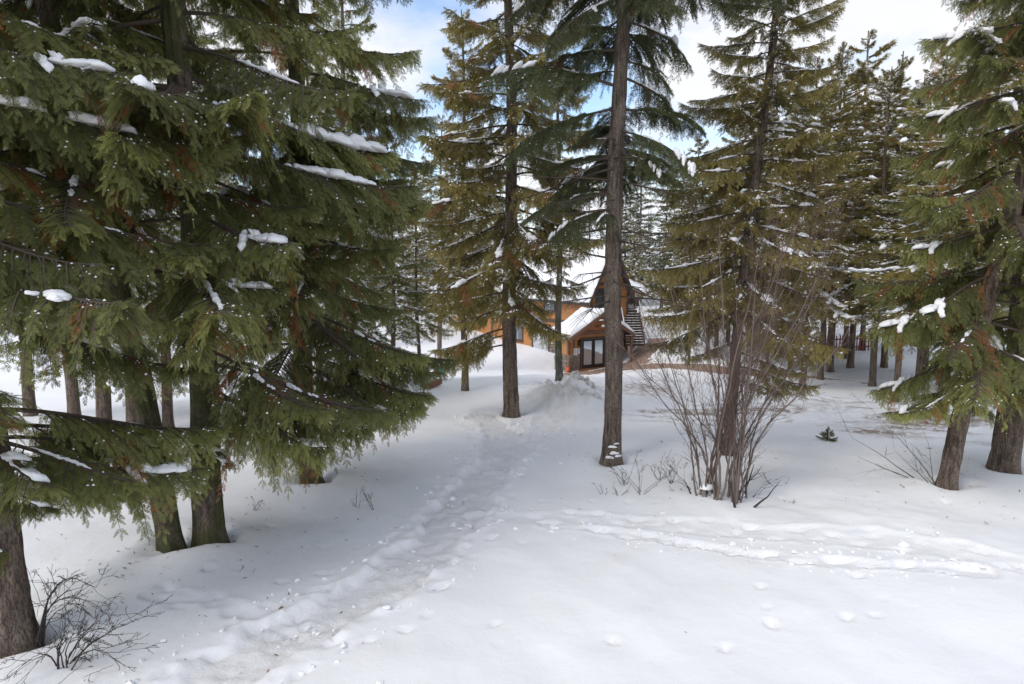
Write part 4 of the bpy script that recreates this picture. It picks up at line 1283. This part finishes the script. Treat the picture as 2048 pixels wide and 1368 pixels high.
for k in range(5):
    r_ = R(500 + k); mb = MB()
    Ln = r_.uniform(1.2, 2.5); t_ = np.linspace(0, 1, 9)
    A = np.c_[Ln * t_, .06 * Ln * np.sin(t_ * 5 + k), Ln * (-.05 * t_ - .10 * t_ ** 2 + .08 * t_ ** 3)]
    mb.tube(A, .020 * (1 - t_) + .004, 5)
    for j in range(int(Ln * 9)):
        t = r_.uniform(.2, 1); p = np.array([np.interp(t, t_, A[:, a]) for a in range(3)])
        d_ = np.array([r_.uniform(.2, .7), r_.choice([-1, 1]) * r_.uniform(.3, 1), r_.uniform(-.8, .15)]); l = r_.uniform(.12, .5)
        s2 = np.linspace(0, 1, 4)[:, None]
        mb.tube(p + d_ * l * s2 + np.array([0, 0, -.25 * l]) * s2 ** 2, [.006, .005, .004, .002], 3)
    dead.append(mb.mesh('dead_branch', M['twig']))
for k in range(34):
    z = rr.uniform(3.2, 6.6); az = rr.uniform(0, PI2)
    o = link('dead_branch', dead[k % 5], firr, fcen(z), (0, rr.normal(.05, .12), az), rr.uniform(.7, 1.1))
mb = MB(); br = R(3)
for (a_, z, s_) in [(-1.7, .35, .09), (-1.4, .22, .11), (-1.9, .12, .1), (-1.2, .42, .06), (-1.0, .15, .09)]:
    blob(mb, (math.cos(a_) * .205, math.sin(a_) * .205, z), s_, .022, s_ * .4, br, (-math.sin(a_), math.cos(a_), 0))
link('snow_patch', mb.mesh('snow_patch', M['snow'], True), firr, kind='stuff')

# ------------------------------------------------------------------ farther trees: a few kinds, copied
def crown_tree(seed, H, r0, kind, mats_f, z0f, rmax, n, detail=0, snow=1.0, bark=M['bark'], thin=1.0, rust=.05, drp=1.2, pw=.42):
    """trunk, crown and snow meshes of a whole tree seen from farther off"""
    r = R(seed)
    tm, cen = trunk_mesh(H, r0, (0, 0), seed, bark, False)
    cr, sn = MB(), MB()
    kit = []
    for i, Ln in enumerate((rmax, rmax * .7, rmax * .42, rmax * .25)):
        for j in range(3):
            kit.append((Ln,) + bough(seed * 31 + i * 7 + j, Ln, kind, detail, droop=drp, snow=snow * .8, rust=rust, dens=1.0 if i < 2 else 1.5)[:2])
    for i in range(n):
        f = ((i + r.uniform(0, 1)) / n) ** .92
        z = H * (z0f + (.985 - z0f) * f)
        ln = max(.22, rmax * (1 - f) ** pw * min(1, .72 + f * 3)) * r.uniform(.5, 1.2) * thin
        cand = sorted(kit, key=lambda e: abs(e[0] - ln))[:3]
        Ln, b_, s_ = cand[r.integers(0, 3)]
        k = ln / Ln
        az = i * 2.399 + r.normal(0, .8); ti = rad(-10 + 66 * f ** 1.7 + r.normal(0, 11))
        ca, sa, ct, st_ = math.cos(az), math.sin(az), math.cos(ti), math.sin(ti)
        Mx = np.array([[ca, -sa, 0], [sa, ca, 0], [0, 0, 1]]) @ np.array([[ct, 0, -st_], [0, 1, 0], [st_, 0, ct]]) * k
        cr.merge(b_, Mx, cen(z))
        for c1 in (s_ if r.random() < .85 else ()): sn.merge(c1, Mx, cen(z))
    return tm, cr.mesh('crown', mats_f), sn.mesh('snow_load', M['snow'], True) if sn.v else None, cen
OL = [M['olive'], M['twig'], M['snow']]; CE = [M['cedar'], M['twig'], M['snow']]; FI = [M['fir'], M['twig'], M['snow']]
KIND = {
    'olive_a': crown_tree(41, 16, .17, 'cedar', OL, .23, 2.5, 114, snow=1.2),
    'olive_b': crown_tree(42, 15, .15, 'cedar', OL, .24, 2.2, 104, snow=1.3),
    'olive_c': crown_tree(43, 13, .13, 'cedar', OL, .17, 2.0, 100, snow=1.1, thin=.85),
    'green_a': crown_tree(44, 17, .20, 'cedar', CE, .13, 2.7, 105, snow=.9),
    'green_b': crown_tree(45, 15, .16, 'cedar', CE, .20, 2.3, 95, snow=.9),
    'dark_a': crown_tree(46, 14, .15, 'fir', FI, .12, 2.2, 90, snow=.8),
    'dark_b': crown_tree(47, 12, .13, 'fir', FI, .10, 1.8, 84, snow=.8)}
print('kinds', {k: (len(v[1].polygons), len(v[2].polygons) if v[2] else 0) for k, v in KIND.items()})
HK = {'olive_a': 16, 'olive_b': 15, 'olive_c': 13, 'green_a': 17, 'green_b': 15, 'dark_a': 14, 'dark_b': 12}
rf = R(99)
def far_tree(kind, base, H, label, group=None, lean=0.0, name='conifer_tree', wide=1.0):
    tm, cm, sm_, cen = KIND[kind]
    root = empty(name, base, label, 'tree', group, rz=rf.uniform(0, PI2))
    s = H / HK[kind]
    root.scale = (s, s, s)
    root.rotation_euler[0] = rf.normal(0, .015); root.rotation_euler[1] = rf.normal(0, .015) + lean
    link('trunk', tm, root); link('crown', cm, root, scale=(wide, wide, 1))
    if sm_: link('snow_load', sm_, root, scale=(wide, wide, 1), kind='stuff')
    return root
def px_tree(kind, px, py, toppy, label, group=None, wide=1.0, name='conifer_tree'):
    b = on_ground(px, py)
    H = (at(px, toppy, b[1])[2] - b[2])
    return far_tree(kind, b, max(H, 3), label, group, wide=wide, name=name)
gr = 'cedars beyond the yard at the right'
px_tree('olive_a', 1470, 737, 135, 'olive cedar directly behind the bare shrub, its foot by the paved path', gr, 1.1)
px_tree('olive_b', 1560, 716, 215, 'olive cedar left of the red picket fence', gr, 1.15)
px_tree('olive_b', 1612, 720, 170, 'olive cedar hiding the left end of the picket fence', gr, 1.05)
px_tree('olive_a', 1660, 744, 88, 'brown green cedar whose thick dark trunk stands before the picket fence', gr, 1.0)
px_tree('olive_c', 1768, 735, 100, 'thin topped cedar just right of the picket fence', gr, 1.1)
px_tree('olive_b', 1850, 752, 95, 'thin topped cedar behind the leaning cedar at the right', gr, 1.15)
px_tree('olive_c', 1722, 700, 150, 'small cedar directly behind the right end of the picket fence', gr, 1.1)
px_tree('dark_a', 1415, 700, 325, 'dark conifer at the bend of the paved path right of the stairs', gr, 1.0)
px_tree('olive_a', 1915, 770, 40, 'tall olive cedar between the two right hand trunks', gr, 1.1)
px_tree('olive_b', 1990, 790, -40, 'tall cedar at the right edge behind the thick flared trunk', gr, 1.1)
px_tree('olive_a', 2075, 800, 60, 'cedar mostly cut off by the right border', gr, 1.1)
px_tree('dark_b', 1370, 660, 330, 'dark conifer on the slope behind the stairs', gr, 1.0)
px_tree('olive_c', 1545, 668, 250, 'distant cedar standing behind the shrub on the upper slope', gr, 1.2)
px_tree('dark_b', 1800, 700, 220, 'dark fir in the gap right of the picket fence, behind the thin topped cedar', gr, 1.2)
px_tree('green_b', 1900, 790, 150, 'green cedar close behind the leaning cedar, left of its trunk', gr, 1.2)
px_tree('olive_b', 1690, 716, 190, 'olive cedar touching the picket fence from behind its right half', gr, 1.3)
px_tree('olive_c', 1505, 700, 200, 'slim olive cedar on the bank left of the picket fence', gr, 1.3)
px_tree('olive_a', 1580, 742, 280, 'shorter olive cedar at the edge of the paved path behind the shrub', gr, 1.25)
px_tree('olive_b', 1795, 742, 250, 'shorter olive cedar just left of the leaning cedar crown', gr, 1.3)
px_tree('olive_b', 1430, 716, 300, 'shorter olive cedar beside the paved path, left of the slim cedar', gr, 1.25)
for i_, (px, py, ty, k_, lb) in enumerate([
    (1375, 730, 270, 'olive_b', 'olive cedar left of the slim cedar, just past the bend of the paved path'), (1640, 760, 150, 'olive_a', 'bushy olive cedar standing just right of the shrub tops'),
    (1745, 772, 130, 'olive_a', 'bushy olive cedar at the pointed end of the paved path'), (1835, 782, 180, 'green_b', 'bushy green cedar left of the leaning cedar, half behind it'),
    (1530, 752, 120, 'olive_b', 'bushy olive cedar straight behind the middle of the shrub'), (1455, 690, 240, 'dark_a', 'dark fir seen above the shrub stems'),
    (1950, 800, 20, 'olive_a', 'bushy olive cedar behind the leaning cedar, right of its trunk'), (1700, 735, 60, 'olive_c', 'thin tall cedar with the highest bare top right of the shrub'),
    (1605, 775, 120, 'olive_a', 'broad olive cedar rising behind the right stems of the shrub'), (1790, 800, 150, 'olive_b', 'broad olive cedar at the far edge of the churned yard, left of the leaning cedar'),
    (1880, 812, 90, 'olive_a', 'broad olive cedar directly behind the leaning cedar'), (1500, 690, 170, 'olive_a', 'olive cedar behind the slim cedar, high on the bank'), (1660, 690, 130, 'green_b', 'green cedar behind the middle of the picket fence')]):
    px_tree(k_, px, py, ty, lb, gr, 1.5)
for px, py, ty, lb in ((1278, 612, 300, 'dark fir behind the low side roof, just right of the tall fir trunk'), (1322, 622, 330, 'dark fir at the top of the snow slope behind the stairs'), (1258, 608, 350, 'dark fir peeking over the lodge gable'), (1352, 640, 300, 'dark fir on the right side of the snow slope')):
    px_tree('dark_a', px, py, ty, lb, 'dark firs above the slope behind the stairs', 1.2)
gl2 = 'cedars further back on the left'
px_tree('green_a', 210, 872, -420, 'thick dark trunk far back between the left cedars', gl2, .95)
px_tree('green_b', 150, 850, -330, 'dark trunk left of the thick back trunk at left', gl2)
px_tree('green_b', 60, 832, -250, 'cedar at the far left border in the second row', gl2)
px_tree('green_b', 265, 873, -200, 'thin reddish trunk between the thick back trunk and the leaning cedar', gl2, .55)
px_tree('green_b', 336, 858, -160, 'thin trunk seen between the leaning cedar and the straight one', gl2, .6)
px_tree('green_a', 700, 805, -120, 'cedar behind the trailside cedar, where the sky opens', gl2, .9)
px_tree('green_b', 790, 772, 260, 'shorter cedar right of the sky gap, left of the lodge', gl2, 1.1)
px_tree('olive_b', 930, 782, 20, 'olive cedar with a short bare trunk left of the brown footed cedar', gl2, 1.0)
px_tree('green_b', 700, 770, 150, 'green cedar in the gap between the trailside cedar and the slide', gl2, 1.3)
px_tree('olive_b', 840, 758, 330, 'short olive cedar behind the slide', gl2, 1.4)
px_tree('olive_a', 880, 740, 230, 'olive cedar against the long wall of the lodge', gl2, 1.2)
px_tree('dark_a', 640, 780, 60, 'dark fir behind the trailside cedar', gl2, 1.2)
px_tree('green_a', 420, 810, -200, 'green cedar behind the straight cedar of the close pair', gl2, 1.1)
# thin lichened trunk by the lodge
b = on_ground(1119, 763)
tm, cen = trunk_mesh(13, .155, (-.012, 0), 88, M['bark_lichen'], True, .5)
root = empty('conifer_tree', b, 'thin lichen spotted trunk close to the porch corner', 'tree')
link('trunk', tm, root)
rr = R(31)
for i in range(60):
    z = 4.4 + 8.2 * (i + rr.uniform(0, 1)) / 60
    Ln, me, ms = LIB['olive'][rr.integers(1, 4)]
    o = link('bough', me, root, cen(z), (rr.normal(0, .1), rad(8 - 3 * (z - 4)), i * 2.4 + rr.normal(0, .3)), rr.uniform(.40, .66) * (1 + .3 * (z > 7)))
    for c1 in ms: link('snow_clump', c1, o)

# woods behind the lodge and up the slope
gw = 'snowy conifers in the wood behind the lodge'
spots = []
for k in range(90):
    for _ in range(40):
        x = rf.uniform(-42, 52); y = rf.uniform(56, 98)
        if abs(x) / y > .95: continue
        if all((x - a_) ** 2 + (y - b_) ** 2 > 9 for a_, b_ in spots):
            # keep the roof, the slope behind the stairs and the yard clear
            lp = to_local((x, y, 0))
            if -2.5 < lp[0] < WID + 3.5 and -4 < lp[1] < LEN + 3: continue
            if .205 < x / y < .275 and y < 82: continue
            spots.append((x, y)); break
for x, y in spots:
    kind = ['olive_a', 'olive_b', 'dark_a', 'dark_b', 'olive_c', 'green_b'][rf.integers(0, 6)]
    sky_gap = .19 < x / y < .25 or -.17 < x / y < -.11
    H = rf.uniform(11, 17) if not sky_gap else rf.uniform(9, 12)
    br_ = x / y
    where = 'far left of the lodge' if br_ < -.45 else 'left of the lodge roof' if br_ < -.1 else 'behind the lodge roof' if br_ < .19 else 'up the slope behind the stairs' if br_ < .33 else 'beyond the picket fence' if br_ < .62 else 'far to the right'
    hue = {'o': 'olive', 'd': 'dark', 'g': 'green'}[kind[0]]; row = 'front row' if y < 70 else 'middle row' if y < 84 else 'last row'
    far_tree(kind, (x, y, ground_xy(x, y) - .1), H, '%s %s conifer in the %s of the wood %s' % ('tall' if H > 13 else 'shorter', hue, row, where), 'wood: %s %s conifers, %s, %s' % ('tall' if H > 13 else 'shorter', hue, row, where))
# the far wood: one mass
mb = MB(); sn = MB()
lo = []
for j in range(4):
    r_ = R(700 + j); c1 = MB(); H = 13
    n = 46
    for i in range(n):
        f = i / n; z = H * (.06 + .93 * f); ln = 2.3 * (1 - f) ** .8 + .15; az = i * 2.4
        for q_ in range(4):
            a2 = az + r_.normal(0, .45); l = ln * r_.uniform(.6, 1.1); w = .35 * l
            d_ = np.array([math.cos(a2), math.sin(a2), -.35 + .6 * f + r_.normal(0, .12)]); s_ = np.array([-d_[1], d_[0], 0])
            b_ = np.array([0, 0, z + r_.normal(0, .15)])
            c1.add([b_, b_ + d_ * l * .55 + s_ * w * .5 - (0, 0, .12), b_ + d_ * l, b_ + d_ * l * .55 - s_ * w * .5 - (0, 0, .12)], [(0, 1, 2, 3)], c=(r_.uniform(0, .3), 0, r_.random()), m=0 if r_.random() < .78 else 1)
    c1.tube([(0, 0, -.5), (0, 0, H)], [.17, .02], 4, m=2)
    lo.append(c1)
for k in range(170):
    x = rf.uniform(-120, 130); y = rf.uniform(100, 150)
    s = rf.uniform(.7, 1.15)
    if .15 < x / y < .27 or -.18 < x / y < -.10: s *= .7
    a_ = rf.uniform(0, 6); ca, sa = math.cos(a_), math.sin(a_)
    mb.merge(lo[rf.integers(0, 4)], np.array([[ca, -sa, 0], [sa, ca, 0], [0, 0, 1]]) * s, np.array([x, y, ground_xy(x, y)]))
o = link('far_wood', mb.mesh('far_wood', [M['fir'], M['snow'], M['twig']]), kind='stuff'); o['label'] = 'distant snowy wood on the rising ground'

# ------------------------------------------------------------------ bare shrubs and twigs
def grow(mb, p, d, l, r0, depth, r, m=0, bend=.25, up=.1, nsub=(2, 5), k=4, tw=1):
    n = max(4, int(5 + l * 2)); P = [np.array(p, float)]; d = np.array(d, float); d /= np.linalg.norm(d)
    dirs = [d]
    for i in range(n - 1):
        d = d + r.normal(0, bend / n ** .5, 3) + np.array([0, 0, up / n]); d /= np.linalg.norm(d)
        P.append(P[-1] + d * l / (n - 1)); dirs.append(d)
    P = np.array(P)
    rad_ = r0 * (1 - .82 * np.linspace(0, 1, n))
    mb.tube(P, np.maximum(rad_, .0022), k if r0 > .006 else 3, m=m if depth > tw - 1 else m, cap=False)
    if depth > 0:
        for _ in range(r.integers(*nsub)):
            t = r.uniform(.3, .95); i = min(n - 1, int(t * n))
            a_ = r.normal(0, 1, 3); a_ -= dirs[i] * np.dot(a_, dirs[i]); a_ /= np.linalg.norm(a_)
            d2 = dirs[i] * .8 + a_ * r.uniform(.35, .8)
            grow(mb, P[i], d2, l * r.uniform(.28, .55) * (1.1 - .4 * t), max(rad_[i] * .55, .003), depth - 1, r, 1 if depth <= tw else m, bend, up, nsub, k, tw)
    return P
sb = on_ground(1440, 1003)
shrub = empty('bare_shrub', sb, 'large leafless shrub with many grey stems fanning up from the snow', 'shrub')
rs = R(21)
tops = [(1225, 680), (1262, 690), (1290, 640), (1316, 610), (1340, 560), (1385, 640), (1410, 560), (1440, 640), (1465, 520), (1495, 560), (1530, 470), (1555, 500), (1580, 480), (1600, 520),
        (1612, 420), (1640, 560), (1660, 540), (1690, 640), (1700, 580), (1500, 640), (1545, 620), (1360, 700), (1640, 660), (1460, 470), (1630, 480), (1575, 580)]
feet = [(1410, 1000), (1432, 1004), (1446, 990), (1470, 1012), (1462, 1000), (1420, 985), (1480, 1000)]
for i, tp in enumerate(tops):
    fpx = feet[0] if tp[0] < 1400 else (feet[1] if tp[0] < 1450 else feet[rs.integers(3, 7)])
    if i % 5 == 0: fpx = feet[rs.integers(0, 7)]
    ft = on_ground(*fpx) + np.array([rs.normal(0, .06), rs.normal(0, .08), -.05])
    tpw = at(tp[0], tp[1], sb[1] + rs.uniform(-1.3, 1.3))
    v = tpw - ft; l = np.linalg.norm(v)
    r0 = rs.uniform(.011, .022) * (.8 if tp[0] < 1400 else 1)
    mb = MB()
    n = 14; s = np.linspace(0, 1, n)[:, None]
    hz = v * np.array([1, 1, 0])
    P = ft + v * s + hz * (-.34 * np.sin(s * PI) * (1 - s)) + np.cumsum(rs.normal(0, .022, (n, 3)), 0) * (s > 0)
    rad_ = r0 * (1 - .85 * s[:, 0]) + .002
    mb.tube(P - sb, rad_, 6)
    T = np.gradient(P, axis=0); T /= np.linalg.norm(T, axis=1)[:, None]
    for _ in range(int(l * 5.5)):
        t = rs.uniform(.18, .98); j = min(n - 1, int(t * n))
        a_ = rs.normal(0, 1, 3); a_ -= T[j] * np.dot(a_, T[j]); a_ /= np.linalg.norm(a_)
        grow(mb, P[j] - sb, T[j] * .95 + a_ * rs.uniform(.25, .6) + np.array([0, 0, .12]), l * rs.uniform(.12, .30), max(rad_[j] * .4, .0030), 2, rs, 1, .22, .25, (1, 4), 4, 3)
    link('stem', mb.mesh('stem', [M['shrub'], M['shrub_twig']], True), shrub)
# old broken stubs and snow lodged at the foot
mb = MB()
for _ in range(9):
    ft = on_ground(*feet[rs.integers(0, 7)]) + np.array([rs.normal(0, .1), rs.normal(0, .1), -.05])
    grow(mb, ft - sb, (rs.normal(0, .5), rs.normal(0, .4), 1), rs.uniform(.3, .9), rs.uniform(.015, .03), 1, rs, 0, .3, .1, (0, 3))
link('broken_stubs', mb.mesh('broken_stubs', [M['dark_twig'], M['dark_twig']], True), shrub)
mb = MB()
for _ in range(12):
    ft = on_ground(rs.uniform(1412, 1485), rs.uniform(985, 1005)); blob(mb, ft - sb + np.array([0, 0, rs.uniform(0, .25)]), rs.uniform(.06, .13), .06, .07, rs)
link('snow_load', mb.mesh('snow_load', M['snow'], True), shrub, kind='stuff')

def bush(name, px, py, label, cat, stems, mat, seed, depth=2, nsub=(2, 5), group=None, k=4, up=.1, bend=.25):
    b = on_ground(px, py); r = R(seed)
    root = empty(name, b, label, cat, group)
    for (tx, ty, dy, r0) in stems:
        tpw = at(tx, ty, b[1] + dy); v = tpw - b
        mb = MB()
        grow(mb, (r.normal(0, .04), r.normal(0, .04), -.06), v, np.linalg.norm(v) * 1.05, r0, depth, r, 0, bend, up, nsub, k, 0)
        link('stem', mb.mesh('stem', [mat, mat], True), root)
    return root
def arch_bush(px, py, label, arcs, seed):
    b = on_ground(px, py); r = R(seed)
    root = empty('bare_bush', b, label, 'bush')
    for (fx, fy, mx, my, ex, ey, r0) in arcs:
        f = on_ground(fx, fy) - b; f[2] -= .05
        m_ = at(mx, my, b[1] + r.uniform(-.15, .25)) - b; e = at(ex, ey, b[1] + r.uniform(-.3, .4)) - b
        t = np.linspace(0, 1, 16)[:, None]
        c = 2 * m_ - .5 * (f + e)
        P = f * (1 - t) ** 2 + 2 * c * t * (1 - t) + e * t ** 2 + np.cumsum(r.normal(0, .007, (16, 3)), 0)
        mb = MB(); rad_ = np.maximum(r0 * (1 - .85 * t[:, 0]), .0028); mb.tube(P, rad_, 5, cap=False)
        T = np.gradient(P, axis=0); T /= np.linalg.norm(T, axis=1)[:, None]
        for _ in range(9):
            j = r.integers(4, 16); d_ = T[j] * .9 + r.normal(0, .5, 3)
            grow(mb, P[j], d_, r.uniform(.15, .5), max(rad_[j] * .6, .003), 2, r, 0, .45, -.25, (1, 4), 3, 0)
        link('stem', mb.mesh('stem', [M['dark_twig'], M['dark_twig']], True), root)
arch_bush(84, 1284, 'dark bare bush arching right beside the lower left cedar trunk',
    [(70, 1290, 100, 1195, 128, 1156, .013), (82, 1284, 118, 1180, 200, 1178, .013), (76, 1287, 105, 1205, 165, 1168, .011), (84, 1283, 125, 1200, 214, 1226, .010), (80, 1284, 112, 1222, 180, 1215, .008)], 1)
arch_bush(132, 1340, 'dark bare bush spreading low over the snow at the bottom left',
    [(118, 1340, 122, 1290, 138, 1252, .013), (130, 1335, 160, 1270, 210, 1248, .012), (130, 1338, 190, 1275, 285, 1232, .012), (122, 1338, 95, 1310, 50, 1340, .009), (134, 1340, 190, 1300, 240, 1330, .009), (130, 1342, 160, 1315, 196, 1362, .008), (134, 1336, 142, 1290, 180, 1285, .008), (126, 1340, 108, 1300, 82, 1322, .008)], 2)
bush('bare_bush', 1862, 968, 'thin dark bush leaning left at the foot of the leaning cedar', 'bush',
     [(1760, 830, .2, .012), (1700, 880, .3, .011), (1720, 905, 0, .010), (1852, 860, .1, .009), (1790, 900, .2, .009), (1830, 930, .1, .008)], M['dark_twig'], 3, 2, (2, 4), up=.1, bend=.2)
bush('bare_bush', 1400, 985, 'low tangle of dark twigs at the left foot of the big bare shrub', 'bush',
     [(1385, 930, .1, .009), (1350, 945, .2, .008), (1330, 920, .2, .007), (1370, 900, .4, .008), (1360, 970, .1, .007)], M['dark_twig'], 4, 3, (2, 5))
bush('bare_bush', 1500, 995, 'low dark twigs at the right foot of the big bare shrub', 'bush',
     [(1530, 965, .1, .008), (1555, 985, .2, .007), (1520, 985, -.1, .007), (1545, 1000, 0, .006)], M['dark_twig'], 5, 2, (2, 5))
gt = 'small bare twigs poking through the snow'
tw = [(1252, 968, 'spray of fine twigs right of the fir trunk foot', 60), (1285, 985, 'loose fan of fine twigs before the fir trunk', 70), (1320, 960, 'upright fine twigs between fir trunk and shrub', 45),
      (1345, 968, 'dense dark upright twigs left of the big shrub', 40), (475, 1142, 'small twig poking from the snow right of the close cedar pair', 22), (492, 1150, 'shorter twig beside the small one right of the cedar pair', 14),
      (715, 1012, 'tall bare twigs right of the trailside cedar', 44), (752, 1018, 'second bare twig right of the trailside cedar', 36), (500, 1022, 'twigs in the snow between the cedar pair and the trailside cedar', 32),
      (1555, 975, 'single fine twig right of the big shrub', 34), (1582, 1008, 'faint twig low on the snow right of the big shrub', 18), (1940, 1012, 'tiny twig on the slope right of the leaning cedar', 16),
      (1208, 985, 'tiny twigs in front of the fir trunk foot', 28), (1240, 990, 'low twig cluster in front of the fir trunk', 30), (1975, 1048, 'tiny twig by the right border on the slope', 14)]
for i, (px, py, lb, hpx) in enumerate(tw):
    ns = 7 if hpx > 38 and px > 1200 else 3
    r_ = R(40 + i)
    bush('bare_twig', px, py, lb, 'twig', [(px + r_.normal(0, hpx * .55), py - hpx * r_.uniform(.5, 1.0), r_.uniform(-.1, .3), .0055) for _ in range(ns)], M['dark_twig'], 60 + i, 2, (1, 4), gt, 3)
# small evergreen poking from the snow, browned sapling by the path, rocks
def sprig(px, py, hpx, label, cat, lib, seed, n=20, rust=False):
    b = on_ground(px, py); r = R(seed)
    root = empty('young_conifer', b, label, cat)
    sc_ = hpx / 1250 * b[1]
    mb = MB(); mb.tube([(0, 0, -.05), (0, 0, sc_ * .8)], [.02, .006], 6); link('stem', mb.mesh('stem', M['twig']), root)
    for i in range(n):
        Ln, me, ms = LIB[lib][-1]
        o = link('bough', me, root, (0, 0, sc_ * (.02 + .5 * i / n)), (r.normal(0, .3), -rad(10 + 60 * i / n + r.normal(0, 12)), i * 2.4 + r.normal(0, .4)), sc_ * (.62 - .3 * i / n) / Ln * r.choice([.4, .6, .9, 1.1]))
        if i % 3 == 0:
            for c1 in ms[:2]: link('snow_clump', c1, o)
sprig(1655, 880, 34, 'small dark evergreen sapling half buried in the yard snow right of the shrub', 'sapling', 'cedar', 1, 34)
sprig(1410, 888, 10, 'very small green sprig behind the shrub stems', 'sapling', 'fir', 3, 5)
sprig(1346, 708, 28, 'browned sapling on the snow patch inside the bend of the paved path', 'sapling', 'olive', 2)
for i, (px, py, rx, lb) in enumerate([(1862, 902, .14, 'flat brown bark slab lying on the yard snow by the leaning cedar'), (1960, 912, .12, 'flat brown stone in the snow between the two right hand trunks'), (1939, 936, .06, 'small dark pebble on the snow between the two right hand trunks')]):
    b = on_ground(px, py); mb = MB(); blob(mb, (0, 0, .0), rx, rx * .55, rx * .4, R(i + 5)); o = link('rock', mb.mesh('rock', M['rock'], True), None, b); tag(o, lb, 'rock')
for i, (px, py, lb) in enumerate([(479, 1122, 'dark leaf scrap on the snow right of the cedar pair'), (563, 1222, 'dark speck of bark beside the trail at left'), (262, 1262, 'brown leaf tuft by the low bush at bottom left'), (1322, 884, 'single dead leaf above the snow right of the fir trunk')]):
    b = on_ground(px, py); mb = MB(); r_ = R(i)
    for k in range(4):
        p = r_.normal(0, .008, 3); d_ = r_.normal(0, .014, 3); e_ = r_.normal(0, .01, 3)
        mb.add([p, p + d_ + e_, p + 2 * d_, p + d_ - e_], [(0, 1, 2, 3)])
    o = link('dead_leaf', mb.mesh('dead_leaf', M['leaf_brown']), None, b + np.array([0, 0, .012])); tag(o, lb, 'leaf')
import sys as _s
print('objects', len(bpy.data.objects), 'tris', sum(len(m.polygons) * 2 for m in bpy.data.meshes))
